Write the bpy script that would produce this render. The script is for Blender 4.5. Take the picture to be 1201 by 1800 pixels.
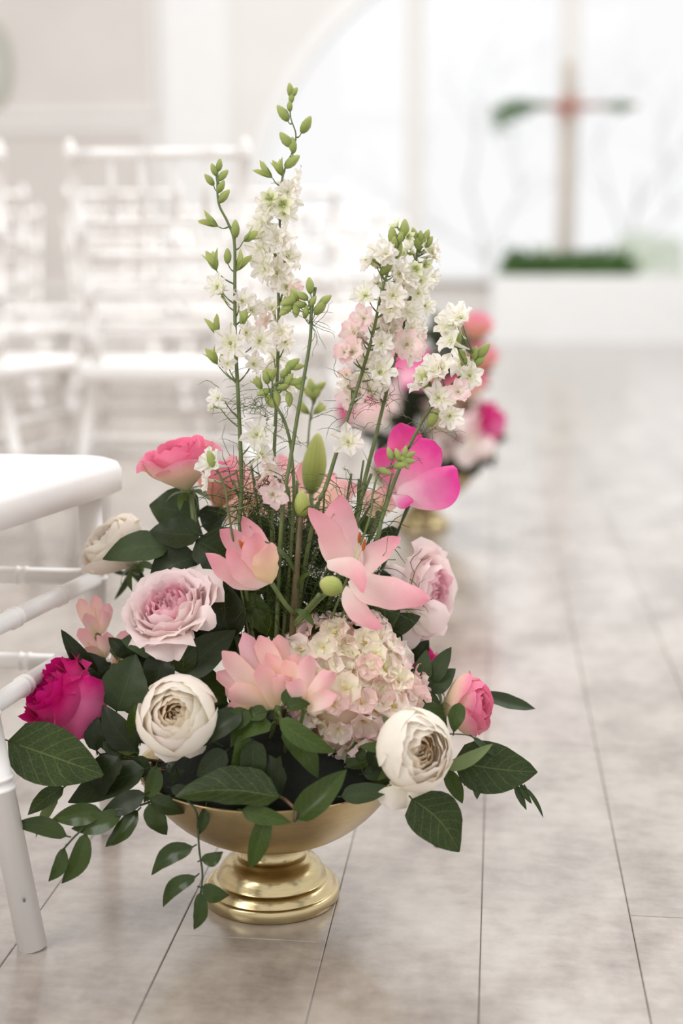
import bpy, math, random
from mathutils import Vector as V, Matrix, noise
random.seed(11)
R = random.random
def U(a, b): return a + (b-a)*random.random()
PI = math.pi
for o in list(bpy.data.objects): bpy.data.objects.remove(o)
sc = bpy.context.scene; COL = sc.collection
# ---------------------------------------------------------------- camera
F = 2500.0; CH = .66; PITCH = math.radians(9.94); YAW = math.radians(6.25); FOCUS = 1.43
cam = bpy.data.cameras.new('camera'); camo = bpy.data.objects.new('camera', cam); COL.objects.link(camo)
cam.sensor_fit = 'VERTICAL'; cam.sensor_height = 36; cam.sensor_width = 24; cam.lens = 50
cam.clip_start = .05; cam.clip_end = 400
camo.location = (0, 0, CH); camo.rotation_euler = (PI/2-PITCH, 0, YAW)
cam.dof.use_dof = True; cam.dof.focus_distance = FOCUS; cam.dof.aperture_fstop = 2.2
sc.camera = camo
M3 = camo.rotation_euler.to_matrix()
CR, CU, CF = M3 @ V((1,0,0)), M3 @ V((0,1,0)), M3 @ V((0,0,-1))
CAM = V((0, 0, CH))
def ray(x, y): return CF + CR*((x-600.5)/F) - CU*((y-900)/F)
def at(x, y, d=1.5): return CAM + ray(x, y)*d
def floor_at(x, y):
    r = ray(x, y); return CAM + r*(-CH/r.z)
def wall_at(x, y, Y):
    r = ray(x, y); return CAM + r*(Y/r.y)
def ax(r, u, t): return (CR*r + CU*u - CF*t).normalized()      # right / up / toward viewer
# ---------------------------------------------------------------- light
w = bpy.data.worlds.new('world'); sc.world = w; w.use_nodes = True
bg = w.node_tree.nodes['Background']; bg.inputs[0].default_value = (.99, .99, 1, 1); bg.inputs[1].default_value = .93
def area(name, loc, target, size, power, col=(1,1,1)):
    l = bpy.data.lights.new(name, 'AREA'); l.size = size; l.energy = power; l.color = col
    o = bpy.data.objects.new(name, l); COL.objects.link(o); o.location = loc
    o.rotation_euler = (V(target)-V(loc)).to_track_quat('-Z', 'Y').to_euler(); return o
area('fill_left', (-2.2, -.6, 2.3), (-.2, 1.5, .3), 1.6, 44, (1, .985, .965))  # unseen area light added at front left to brighten and shape the flowers
area('fill_back', (2.3, 3.0, 3.6), (-.2, 1.5, .3), 2.0, 62, (.98, .99, 1))  # added lamp out of view, backlighting the arrangement from upper right
area('fill_overhead', (.2, 4.7, 4.0), (0, 4.7, 0), 3.0, 120, (1, 1, 1))  # unseen overhead lamp, put in to brighten floor and chairs
area('fill_far_wall', (-.9, 6.2, 3.9), (-1.3, 12.8, .9), 2.6, 125, (1, 1, 1))  # extra unseen lamp aimed at the far wall to lift it
sc.view_settings.view_transform = 'Standard'; sc.view_settings.look = 'None'
sc.view_settings.gamma = 1; sc.view_settings.use_curve_mapping = False; sc.view_settings.exposure = 0.08
# ---------------------------------------------------------------- materials
def lin(c):
    return tuple((x/255/12.92 if x/255 <= .04045 else ((x/255+.055)/1.055)**2.4) for x in c) + (1,)
class NT:
    def __init__(s, name):
        s.m = bpy.data.materials.new(name); s.m.use_nodes = True; s.t = s.m.node_tree; s.t.nodes.clear()
        s.out = s.n('ShaderNodeOutputMaterial')
    def n(s, typ, **k):
        o = s.t.nodes.new(typ)
        for a, b in k.items(): setattr(o, a, b)
        return o
    def l(s, a, b): s.t.links.new(a, b)
    def ramp(s, fac, stops):
        r = s.n('ShaderNodeValToRGB'); e = r.color_ramp.elements
        while len(e) < len(stops): e.new(.5)
        for q, (p, c) in zip(e, stops): q.position = p; q.color = c
        s.l(fac, r.inputs[0]); return r.outputs[0]
    def mix(s, fac, a, b, mode='MIX'):
        r = s.n('ShaderNodeMix', data_type='RGBA', blend_type=mode)
        for i, x in ((0, fac), (6, a), (7, b)):
            if hasattr(x, 'links'): s.l(x, r.inputs[i])
            else: r.inputs[i].default_value = x
        return r.outputs[2]
    def math(s, op, a, b=0.0, c=None):
        r = s.n('ShaderNodeMath', operation=op)
        for i, x in enumerate((a, b) if c is None else (a, b, c)):
            if hasattr(x, 'links'): s.l(x, r.inputs[i])
            else: r.inputs[i].default_value = x
        return r.outputs[0]
    def noise(s, scale, detail=4, rough=.6, vec=None, coord='Object', stretch=None):
        tc = s.n('ShaderNodeTexCoord'); v = tc.outputs[coord]
        if stretch:
            mp = s.n('ShaderNodeMapping'); mp.inputs['Scale'].default_value = stretch; s.l(v, mp.inputs[0]); v = mp.outputs[0]
        r = s.n('ShaderNodeTexNoise'); r.inputs['Scale'].default_value = scale; r.inputs['Detail'].default_value = detail
        r.inputs['Roughness'].default_value = rough; s.l(v, r.inputs['Vector']); return r.outputs[0]
def pbr(name, col, rough=.5, metal=0, bump=0, bscale=60, var=0, vscale=8, spec=.5, coat=0):
    t = NT(name); b = t.n('ShaderNodeBsdfPrincipled')
    b.inputs['Roughness'].default_value = rough; b.inputs['Metallic'].default_value = metal
    b.inputs['Specular IOR Level'].default_value = spec; b.inputs['Coat Weight'].default_value = coat
    c = lin(col)
    if var:
        n = t.noise(vscale); d = tuple(x*(1-var) for x in c[:3]) + (1,)
        t.l(t.ramp(n, [(.35, d), (.65, c)]), b.inputs['Base Color'])
    else: b.inputs['Base Color'].default_value = c
    if bump:
        bp = t.n('ShaderNodeBump'); bp.inputs['Strength'].default_value = bump; bp.inputs['Distance'].default_value = .002
        t.l(t.noise(bscale), bp.inputs['Height']); t.l(bp.outputs[0], b.inputs['Normal'])
    t.l(b.outputs[0], t.out.inputs[0]); return t.m
def petal_mat(name, base, mid, tip, transl=.35, vein=.0, back=None, spots=False, p=(.05, .5, .95)):
    """base, mid and tip colours run along the petal; veins run lengthwise."""
    t = NT(name); uv = t.n('ShaderNodeTexCoord').outputs['UV']; sp = t.n('ShaderNodeSeparateXYZ'); t.l(uv, sp.inputs[0])
    n = t.noise(90, 3); f = t.math('ADD', sp.outputs[1], t.math('MULTIPLY', t.math('SUBTRACT', n, .5), .22))
    c = t.ramp(f, [(p[0], lin(base)), (p[1], lin(mid)), (p[2], lin(tip))])
    if back:
        g = t.n('ShaderNodeNewGeometry'); c2 = t.ramp(f, [(p[0], lin(back[0])), (p[1], lin(back[1])), (p[2], lin(back[2]))])
        c = t.mix(g.outputs['Backfacing'], c, c2)
    if vein:
        w = t.n('ShaderNodeTexWave'); w.bands_direction = 'X'; w.inputs['Scale'].default_value = 5; w.inputs['Distortion'].default_value = 3
        w.inputs['Detail'].default_value = 2; t.l(uv, w.inputs[0])
        c = t.mix(t.math('MULTIPLY', w.outputs['Fac'], vein), c, lin(tip), 'MULTIPLY')
    if spots:
        au = t.math('ABSOLUTE', t.math('SUBTRACT', sp.outputs[0], .5)); st_ = t.math('MULTIPLY', t.math('LESS_THAN', au, .09), t.math('GREATER_THAN', sp.outputs[1], .45))
        c = t.mix(t.math('MULTIPLY', st_, .38), c, lin((176, 192, 112)))
    oi = t.n('ShaderNodeObjectInfo'); c = t.mix(1.0, c, oi.outputs['Color'], 'MULTIPLY')
    b = t.n('ShaderNodeBsdfPrincipled'); b.inputs['Roughness'].default_value = .55; b.inputs['Specular IOR Level'].default_value = .25
    b.inputs['Sheen Weight'].default_value = .1
    t.l(c, b.inputs['Base Color'])
    bp = t.n('ShaderNodeBump'); bp.inputs['Strength'].default_value = .25; bp.inputs['Distance'].default_value = .001
    mp = t.n('ShaderNodeMapping'); mp.inputs['Scale'].default_value = (14, 2, 1); t.l(uv, mp.inputs[0])
    nn = t.n('ShaderNodeTexNoise'); nn.inputs['Scale'].default_value = 4; t.l(mp.outputs[0], nn.inputs[0])
    t.l(nn.outputs[0], bp.inputs['Height']); t.l(bp.outputs[0], b.inputs['Normal'])
    tr = t.n('ShaderNodeBsdfTranslucent'); t.l(c, tr.inputs[0])
    mx = t.n('ShaderNodeMixShader'); mx.inputs[0].default_value = transl
    t.l(b.outputs[0], mx.inputs[1]); t.l(tr.outputs[0], mx.inputs[2]); t.l(mx.outputs[0], t.out.inputs[0]); return t.m
def leaf_mat(name, col, veinc, back, rough=.32, strength=.6):
    t = NT(name); uv = t.n('ShaderNodeTexCoord').outputs['UV']; sp = t.n('ShaderNodeSeparateXYZ'); t.l(uv, sp.inputs[0])
    au = t.math('ABSOLUTE', t.math('SUBTRACT', sp.outputs[0], .5)); nz = t.noise(70, 3)
    mid = t.math('LESS_THAN', au, .013)
    # side veins: sweep forward from the midrib
    ph = t.math('MULTIPLY', t.math('SUBTRACT', t.math('ADD', sp.outputs[1], t.math('MULTIPLY', nz, .05)), t.math('MULTIPLY', au, .55)), 7.0)
    fr = t.math('ABSOLUTE', t.math('SUBTRACT', t.math('FRACT', ph), .5)); side = t.math('LESS_THAN', fr, .045)
    vo = t.n('ShaderNodeTexVoronoi', feature='DISTANCE_TO_EDGE'); vo.inputs['Scale'].default_value = 16; t.l(uv, vo.inputs[0])
    net = t.math('MULTIPLY', t.math('LESS_THAN', vo.outputs['Distance'], .05), .3)
    v = t.math('MINIMUM', t.math('ADD', t.math('MAXIMUM', t.math('MULTIPLY', side, .55), mid), net), 1.0)
    d = tuple(x*.72 for x in lin(col)[:3]) + (1,)
    c = t.ramp(t.noise(25, 3), [(.35, d), (.65, lin(col))])
    c = t.mix(t.math('MULTIPLY', v, strength), c, lin(veinc))
    g = t.n('ShaderNodeNewGeometry'); cb = t.mix(t.math('MULTIPLY', v, strength), lin(back), lin(veinc)); c = t.mix(g.outputs['Backfacing'], c, cb)
    oi = t.n('ShaderNodeObjectInfo'); c = t.mix(1.0, c, oi.outputs['Color'], 'MULTIPLY')
    b = t.n('ShaderNodeBsdfPrincipled'); b.inputs['Roughness'].default_value = rough; b.inputs['Specular IOR Level'].default_value = .32
    t.l(c, b.inputs['Base Color'])
    bp = t.n('ShaderNodeBump'); bp.inputs['Strength'].default_value = .35; bp.inputs['Distance'].default_value = .0012; bp.invert = True
    t.l(v, bp.inputs['Height']); t.l(bp.outputs[0], b.inputs['Normal'])
    tr = t.n('ShaderNodeBsdfTranslucent'); t.l(c, tr.inputs[0]); mx = t.n('ShaderNodeMixShader'); mx.inputs[0].default_value = .14
    t.l(b.outputs[0], mx.inputs[1]); t.l(tr.outputs[0], mx.inputs[2]); t.l(mx.outputs[0], t.out.inputs[0]); return t.m
def floor_mat():
    t = NT('plank_floor'); g = t.n('ShaderNodeNewGeometry'); P = g.outputs['Position']
    def nz(sc_, st, det=5):
        mp = t.n('ShaderNodeMapping'); mp.inputs['Scale'].default_value = st; t.l(P, mp.inputs[0])
        r = t.n('ShaderNodeTexNoise'); r.inputs['Scale'].default_value = sc_; r.inputs['Detail'].default_value = det
        r.inputs['Roughness'].default_value = .62; t.l(mp.outputs[0], r.inputs[0]); return r.outputs[0]
    a = nz(9, (1, .55, 1)); b_ = nz(40, (.8, 1.3, 1)); c_ = nz(5, (1, .7, 1), 2)
    s = t.math('ADD', t.math('MULTIPLY', a, .5), t.math('ADD', t.math('MULTIPLY', b_, .22), t.math('MULTIPLY', c_, .28)))
    c = t.ramp(s, [(.37, lin((124, 112, 102))), (.46, lin((152, 140, 130))), (.54, lin((172, 161, 151))), (.64, lin((187, 178, 168)))])
    oi = t.n('ShaderNodeObjectInfo'); c = t.mix(1.0, c, oi.outputs['Color'], 'MULTIPLY')
    b = t.n('ShaderNodeBsdfPrincipled'); b.inputs['Roughness'].default_value = .27; b.inputs['Specular IOR Level'].default_value = .75
    b.inputs['Coat Weight'].default_value = .8; b.inputs['Coat Roughness'].default_value = .2; b.inputs['Coat IOR'].default_value = 1.6
    t.l(c, b.inputs['Base Color']); bp = t.n('ShaderNodeBump'); bp.inputs['Strength'].default_value = .12; bp.inputs['Distance'].default_value = .001
    t.l(b_, bp.inputs['Height']); t.l(bp.outputs[0], b.inputs['Normal']); t.l(b.outputs[0], t.out.inputs[0]); return t.m
def gold_mat(name='brushed_gold', rough=.36, col=(184, 162, 120)):
    t = NT(name); b = t.n('ShaderNodeBsdfPrincipled'); b.inputs['Metallic'].default_value = 1
    n = t.noise(22, 4); n2 = t.noise(60, 3, stretch=(1, 1, 14))
    d = tuple(x*.8 for x in lin(col)[:3]) + (1,)
    t.l(t.ramp(t.math('ADD', t.math('MULTIPLY', n, .6), t.math('MULTIPLY', n2, .4)), [(.38, d), (.6, lin(col))]), b.inputs['Base Color'])
    b.inputs['Roughness'].default_value = rough
    bp = t.n('ShaderNodeBump'); bp.inputs['Strength'].default_value = .15; bp.inputs['Distance'].default_value = .0008
    t.l(n2, bp.inputs['Height']); t.l(bp.outputs[0], b.inputs['Normal']); t.l(b.outputs[0], t.out.inputs[0]); return t.m
M = {}
M['floor'] = floor_mat(); M['gold'] = gold_mat(); M['gold_foot'] = gold_mat('polished_gold', .22, (206, 187, 144))
M['white_paint'] = pbr('white_paint', (244, 240, 236), .38, var=.03, bump=.1, bscale=30)
M['wall'] = pbr('wall_paint', (236, 233, 229), .7, var=.04, vscale=1.2, bump=.05)
M['trim'] = pbr('trim_paint', (243, 242, 240), .5, var=.03)
M['wall_warm'] = pbr('wall_panel_paint', (222, 216, 210), .7, var=.05, vscale=1.5)
M['stem'] = pbr('green_stem', (104, 118, 66), .45, var=.3, vscale=60)
M['stem_dark'] = pbr('dark_stem', (58, 74, 40), .5, var=.3, vscale=60)
M['stem_brown'] = pbr('brown_stem', (112, 78, 54), .5, var=.35, vscale=70)
M['lily_stem'] = pbr('reddish_lily_stem', (104, 92, 58), .5, var=.4, vscale=40)
M['bud'] = petal_mat('green_bud', (130, 150, 76), (172, 184, 108), (196, 200, 128), .25, .1)
M['lilybud'] = petal_mat('lily_bud', (120, 142, 60), (176, 184, 100), (196, 196, 124), .15, .2)
M['moss'] = pbr('dark_moss', (16, 22, 10), .95, var=.5, vscale=60, bump=1, bscale=120)
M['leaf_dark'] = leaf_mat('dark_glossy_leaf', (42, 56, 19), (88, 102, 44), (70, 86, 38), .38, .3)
M['leaf_mid'] = leaf_mat('green_leaf', (66, 86, 24), (116, 138, 66), (100, 118, 54), .35, .35)
M['leaf_ruscus'] = leaf_mat('ruscus_leaf', (62, 80, 28), (84, 102, 42), (120, 136, 66), .2, .25)
M['leaf_big'] = leaf_mat('salal_leaf', (54, 73, 22), (132, 146, 76), (96, 114, 52), .42, .45)
M['leaf_pale'] = leaf_mat('pale_leaf_underside', (128, 146, 92), (160, 172, 120), (150, 164, 114), .5, .35)
M['leaf_grey'] = leaf_mat('greyish_leaf', (72, 90, 52), (108, 122, 80), (100, 114, 74), .48, .25)
M['white_pink'] = petal_mat('blush_white_petal', (244, 246, 208), (255, 252, 246), (255, 250, 244), .45, spots=True)
M['larkpink'] = petal_mat('pale_pink_larkspur', (250, 246, 228), (254, 238, 233), (252, 216, 218), .45)
M['greenish'] = petal_mat('greenish_white_petal', (176, 192, 104), (234, 238, 196), (250, 248, 234), .42)
M['hyd'] = petal_mat('hydrangea_petal', (255, 252, 226), (255, 250, 238), (255, 236, 232), .42)
M['alst'] = petal_mat('alstroemeria_petal', (252, 246, 206), (255, 236, 222), (252, 200, 202), .42, .1)
M['lily'] = petal_mat('lily_tepal', (255, 242, 234), (252, 208, 208), (243, 166, 180), .4, .2, back=((246, 236, 196), (250, 206, 190), (246, 178, 178)))
M['lily_cream'] = petal_mat('cream_outer_tepal', (246, 236, 190), (250, 222, 190), (248, 190, 186), .35, .1)
M['lily_peach'] = petal_mat('peach_lily_tepal', (254, 232, 208), (252, 216, 204), (246, 172, 184), .4, .12)
M['stamen'] = pbr('rust_anther', (190, 96, 40), .8, var=.3, vscale=80)
M['green_pistil'] = pbr('pale_filament', (206, 214, 150), .5)
M['gold_nectar'] = pbr('yellow_centre', (222, 190, 96), .6)
# ---------------------------------------------------------------- mesh helpers
class MB:
    def __init__(s): s.v = []; s.f = []; s.uv = []
    def grid(s, fn, nu, nv, closed=False):
        b = len(s.v)
        for j in range(nv+1):
            for i in range(nu+1): s.v.append(fn(i/nu, j/nv)); s.uv.append((i/nu, j/nv))
        for j in range(nv):
            for i in range(nu):
                a = b+j*(nu+1)+i; s.f.append((a, a+1, a+nu+2, a+nu+1))
        return s
    def tube(s, pts, r, n=6, cap=True):
        pts = [V(p) for p in pts]; rs = r if isinstance(r, (list, tuple)) else [r]*len(pts); b = len(s.v)
        up = V((.31, .2, .93)); k = len(pts)
        for i, p in enumerate(pts):
            d = (pts[min(i+1, k-1)]-pts[max(i-1, 0)])
            if d.length < 1e-9: d = V((0, 0, 1))
            d.normalize(); x = d.cross(up)
            if x.length < .1: x = d.cross(V((1, 0, 0)))
            x.normalize(); y = d.cross(x)
            for j in range(n):
                a = 2*PI*j/n; s.v.append(p+(x*math.cos(a)+y*math.sin(a))*rs[i]); s.uv.append((j/n, i/(k-1)))
        for i in range(k-1):
            for j in range(n):
                a = b+i*n+j; c = b+i*n+(j+1) % n; s.f.append((a, c, c+n, a+n))
        if cap: s.f.append(tuple(b+j for j in range(n))[::-1]); s.f.append(tuple(b+(k-1)*n+j for j in range(n)))
        return s
    def lathe(s, prof, n=48, origin=V((0, 0, 0))):
        b = len(s.v); k = len(prof)
        for i, (r, z) in enumerate(prof):
            for j in range(n):
                a = 2*PI*j/n; s.v.append(origin+V((r*math.cos(a), r*math.sin(a), z))); s.uv.append((j/n, i/(k-1)))
        for i in range(k-1):
            for j in range(n):
                a = b+i*n+j; c = b+i*n+(j+1) % n; s.f.append((a, c, c+n, a+n))
        return s
    def ell(s, c, rad, axis=V((0, 0, 1)), n=8, m=6, ridge=0, point=0):
        q = V(axis).normalized().to_track_quat('Z', 'Y').to_matrix(); b = len(s.v)
        for i in range(m+1):
            t = PI*i/m
            for j in range(n):
                a = 2*PI*j/n; rr = math.sin(t)*(1+ridge*math.cos(3*a)); z = -math.cos(t)
                if point and z > 0: rr *= (1-point*z)
                s.v.append(V(c)+q @ V((rr*math.cos(a)*rad[0], rr*math.sin(a)*rad[1], z*rad[2]))); s.uv.append((j/n, i/m))
        for i in range(m):
            for j in range(n):
                a = b+i*n+j; d = b+i*n+(j+1) % n; s.f.append((a, d, d+n, a+n))
        return s
    def box(s, x0, x1, y0, y1, z0, z1):
        b = len(s.v)
        for z in (z0, z1):
            for x, y in ((x0, y0), (x1, y0), (x1, y1), (x0, y1)): s.v.append(V((x, y, z))); s.uv.append((0, 0))
        s.f += [tuple(b+i for i in q) for q in ((3,2,1,0), (4,5,6,7), (0,1,5,4), (1,2,6,5), (2,3,7,6), (3,0,4,7))]
        return s
    def mesh(s, name, mat, off=None, smooth=True):
        m = bpy.data.meshes.new(name); vs = s.v if off is None else [p-off for p in s.v]
        m.from_pydata([tuple(p) for p in vs], [], s.f)
        ul = m.uv_layers.new(name='UVMap'); li = [0]*len(m.loops); m.loops.foreach_get('vertex_index', li)
        fl = []
        for i in li: fl += s.uv[i]
        ul.data.foreach_set('uv', fl)
        if smooth: m.polygons.foreach_set('use_smooth', [True]*len(m.polygons))
        m.materials.append(mat); return m
    def build(s, name, mat, parent=None, smooth=True, color=None):
        off = V(parent['org']) if parent is not None and 'org' in parent else None
        o = bpy.data.objects.new(name, s.mesh(name, mat, off, smooth)); COL.objects.link(o)
        if parent is not None: o.parent = parent
        if color: o.color = (*color, 1)
        return o
def orgclean():
    for o in bpy.data.objects:
        if 'org' in o: del o['org']
def thing(name, label, cat, loc, group=None):
    o = bpy.data.objects.new(name, None); COL.objects.link(o); o.location = loc; o.empty_display_size = .02
    o['label'] = label; o['category'] = cat; o['org'] = tuple(loc)
    if group: o['group'] = group
    return o
def tag(o, label, cat, group=None):
    o['label'] = label; o['category'] = cat
    if group: o['group'] = group
    return o
def struct(o): o['kind'] = 'structure'; return o
def inst(mesh, name, parent, loc, rot, sc_=1.0, color=None):
    o = bpy.data.objects.new(name, mesh); COL.objects.link(o); o.parent = parent
    o.matrix_local = Matrix.Translation(V(loc)-V(parent['org'])) @ rot.to_4x4() @ Matrix.Scale(sc_, 4)
    if color: o.color = (*color, 1)
    return o
def dup(root, loc, label, group=None, rz=0, skip=()):
    r = root.copy(); COL.objects.link(r); r.location = loc; r.rotation_euler = (0, 0, rz); r['label'] = label
    if group: r['group'] = group
    elif 'group' in r: del r['group']
    for ch in list(root.children):
        if ch.name.split('.')[0] in skip: continue
        c = ch.copy(); COL.objects.link(c); c.parent = r
        for g in ch.children: d = g.copy(); COL.objects.link(d); d.parent = c
    return r
def smooth_path(pts, n=6):
    pts = [V(p) for p in pts]; out = []
    if len(pts) < 3:
        return [pts[0].lerp(pts[-1], i/n) for i in range(n+1)]
    P = [pts[0]*2-pts[1]] + pts + [pts[-1]*2-pts[-2]]
    for i in range(1, len(P)-2):
        for k in range(n):
            t = k/n; a, b, c, d = P[i-1], P[i], P[i+1], P[i+2]
            out.append(.5*((2*b)+(c-a)*t+(2*a-5*b+4*c-d)*t*t+(3*b-a-3*c+d)*t**3))
    out.append(pts[-1]); return out
def frame(z, spin=0):
    q = V(z).normalized().to_track_quat('Z', 'Y').to_matrix(); return q @ Matrix.Rotation(spin, 3, 'Z')
SH = {'pointed': lambda v: max(.04, 1.9*(v**.6)*(1-v)**.5), 'ovate': lambda v: max(.015, 2.42*(v**.52)*(1-v)**.88), 'lance': lambda v: max(.02, 2.12*(v**.55)*(1-v)**.68) if v < .98 else .06, 'star': lambda v: max(.05, 1.55*(v**.5)*(1-v)**.3) if v < .99 else .1,
      'ruscus': lambda v: max(.012, 2.75*(v**.66)*(1-v)**1.0), 'round': lambda v: max(.12, (v/.5)**.62) if v < .5 else max(.05, (1-((v-.5)/.5)**2.6)**.5),
      'spoon': lambda v: max(.1, .15+1.3*v**1.3*(1-v**6)**.6*.75), 'strap': lambda v: max(.02, (v*6)**.5 if v < .15 else (1-((v-.15)/.85)**2.2)**.6)}
def blade(mb, p0, p1, w, nrm, shape='ovate', bend=.0, curl=0., fold=.0, cup=0., wave=0., arc=0., nu=6, nv=10, wf=3, twist=0):
    y = p1-p0; L = y.length; y = y/L; x = y.cross(V(nrm))
    if x.length < .05: x = y.cross(CR)
    x.normalize(); n = x.cross(y); sh = SH[shape]; ph = U(0, 6)
    def fn(a, v):
        u = a*2-1; half = w/2*sh(v); th = twist*(v-.3); xx = x*math.cos(th)+n*math.sin(th); nn = n*math.cos(th)-x*math.sin(th)
        return (p0+y*L*v+x*arc*L*math.sin(PI*v)+xx*u*half + n*(bend*L*math.sin(PI*v)-curl*L*v*v*v)
                + nn*(fold*half*abs(u)+cup*half*u*u+wave*w*math.sin(v*wf*2*PI+ph+(PI*.6 if u > 0 else 0))*abs(u)**1.5))
    return mb.grid(fn, nu, nv)
# ---------------------------------------------------------------- setting
SEAM = -.006; PW = .1515
flo = bpy.data.objects.new('floor', None); COL.objects.link(flo); flo['kind'] = 'structure'; flo['org'] = (0, 0, 0)
sub = MB().box(-7, 5, -1.5, 12.9, -.06, -.012).build('subfloor', pbr('joint_dark', (176, 164, 153), .9), flo, False)
def plank_mesh(L):
    g = .0003; b = .0008; m = MB(); W = PW
    x0, x1, y0, y1 = g, W-g, g, L-g
    lo = [V((x0, y0, -.012)), V((x1, y0, -.012)), V((x1, y1, -.012)), V((x0, y1, -.012))]
    mi = [p+V((0, 0, .012-b)) for p in lo]
    hi = [V((x0+b, y0+b, 0)), V((x1-b, y0+b, 0)), V((x1-b, y1-b, 0)), V((x0+b, y1-b, 0))]
    m.v = lo+mi+hi; m.uv = [(0, 0)]*12
    for k in range(4):
        m.f.append((k, (k+1) % 4, 4+(k+1) % 4, 4+k)); m.f.append((4+k, 4+(k+1) % 4, 8+(k+1) % 4, 8+k))
    m.f.append((8, 9, 10, 11)); return m.mesh('plank', M['floor'], None, False)
PL = 1.22; pm = plank_mesh(PL)
jA = floor_at(450, 1650).y; jB = floor_at(1165, 1612).y; rnd = random.Random(5); far = MB()
for c in range(-28, 26):
    ph = {-2: jA, 1: jB, 0: jA+.62, -1: jB+.9 if False else jA+.55+.3, -3: jA+.77}.get(c, rnd.uniform(0, PL))
    y = ph - PL*math.ceil((ph+1.5)/PL); x = SEAM+c*PW
    while y < 12.8:
        if -1.9 < x < 1.3 and .2 < y < 6.6 or (-1 < x < .9 and -1.1 < y <= .2):
            o = bpy.data.objects.new('plank', pm); COL.objects.link(o); o.parent = flo; o.location = (x, y, 0)
            t = rnd.uniform(.94, 1.03); o.color = (t, t*rnd.uniform(.985, 1.01), t*rnd.uniform(.97, 1.01), 1)
        else:
            far.box(x+.0006, x+PW-.0006, y+.0006, min(y+PL, 12.9)-.0006, -.012, 0)
        y += PL
o = far.build('planks', M['floor'], flo, False); o['kind'] = 'stuff'
# window wall at the far end
WY = 12.8
def wx(x, y=300): return wall_at(x, y, WY).x
def wz(y, x=864): return wall_at(x, y, WY).z
ox = wx(930); hw = wx(930)-wx(440); spring = wz(402); sill = wz(484); top = spring+hw+1.2
wl = MB(); N = 40; xl = -6.6; xr = 4.6
th = .25
wl.box(xl, ox-hw, WY, WY+th, sill, top); wl.box(ox+hw, xr, WY, WY+th, sill, top); wl.box(xl, xr, WY, WY+th, 0, sill)
for i in range(N):
    a0, a1 = PI-PI*i/N, PI-PI*(i+1)/N; x0, x1 = ox+hw*math.cos(a0), ox+hw*math.cos(a1)
    z0, z1 = spring+hw*math.sin(a0), spring+hw*math.sin(a1); b = len(wl.v)
    wl.v += [V((x0, WY, z0)), V((x1, WY, z1)), V((x1, WY, top)), V((x0, WY, top)), V((x0, WY+th, z0)), V((x1, WY+th, z1)), V((x1, WY+th, top)), V((x0, WY+th, top))]
    wl.uv += [(0, 0)]*8; wl.f += [(b, b+1, b+2, b+3), (b+7, b+6, b+5, b+4), (b+4, b+5, b+1, b), (b+3, b+2, b+6, b+7)]
struct(wl.build('wall_far', M['wall'], None, False))
win = struct(bpy.data.objects.new('window_1', None)); COL.objects.link(win); win['org'] = (0, 0, 0)
fr = MB()
for i in range(N):
    a0, a1 = PI-PI*i/N, PI-PI*(i+1)/N
    for (ra, rb, ya, yb) in ((hw-.06, hw+.05, WY-.04, WY+.12),):
        P = [V((ox+r*math.cos(a), y, spring+r*math.sin(a))) for a in (a0, a1) for r in (ra, rb) for y in (ya, yb)]
        b = len(fr.v); fr.v += P; fr.uv += [(0, 0)]*8; fr.f += [(b, b+4, b+6, b+2), (b+1, b+3, b+7, b+5), (b, b+1, b+5, b+4), (b+2, b+6, b+7, b+3)]
fr.box(ox-hw-.05, ox-hw+.06, WY-.04, WY+.12, sill, spring); fr.box(ox+hw-.06, ox+hw+.05, WY-.04, WY+.12, sill, spring)
fr.build('window_frame', M['trim'], win, False)
for px, pw in ((728, .17), (1000, .19)):
    x = wx(px, 200); MB().box(x-pw/2, x+pw/2, WY-.03, WY+.13, sill, spring+math.sqrt(hw*hw-(x-ox)**2)-.04).build('mullion', M['wall'], win, False)
MB().box(ox-hw-.2, ox+hw+.2, WY-.16, WY+.1, sill-.05, sill).build('window_sill', M['trim'], win, False)
gt = NT('window_glass'); gl = gt.n('ShaderNodeBsdfGlossy'); gl.inputs['Roughness'].default_value = .02; tp = gt.n('ShaderNodeBsdfTransparent')
mx = gt.n('ShaderNodeMixShader'); mx.inputs[0].default_value = .008; gt.l(tp.outputs[0], mx.inputs[1]); gt.l(gl.outputs[0], mx.inputs[2]); gt.l(mx.outputs[0], gt.out.inputs[0])
xs = [ox-hw, wx(728, 200), wx(1000, 200), ox+hw]
for a, b in zip(xs, xs[1:]):
    m = MB(); K = 10
    def arch(x): return spring+math.sqrt(max(0, hw*hw-(x-ox)**2))
    m.grid(lambda u, v: V((a+(b-a)*u, WY+.06, sill+(arch(a+(b-a)*u)-sill)*v)), K, 1); m.build('pane', gt.m, win, False)
struct(MB().box(xl, xr, WY-.03, WY, 0, .14).build('baseboard_far', M['trim'], None, False))
# platform in front of the window
p0 = wall_at(860, 560, 11.9); 
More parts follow.
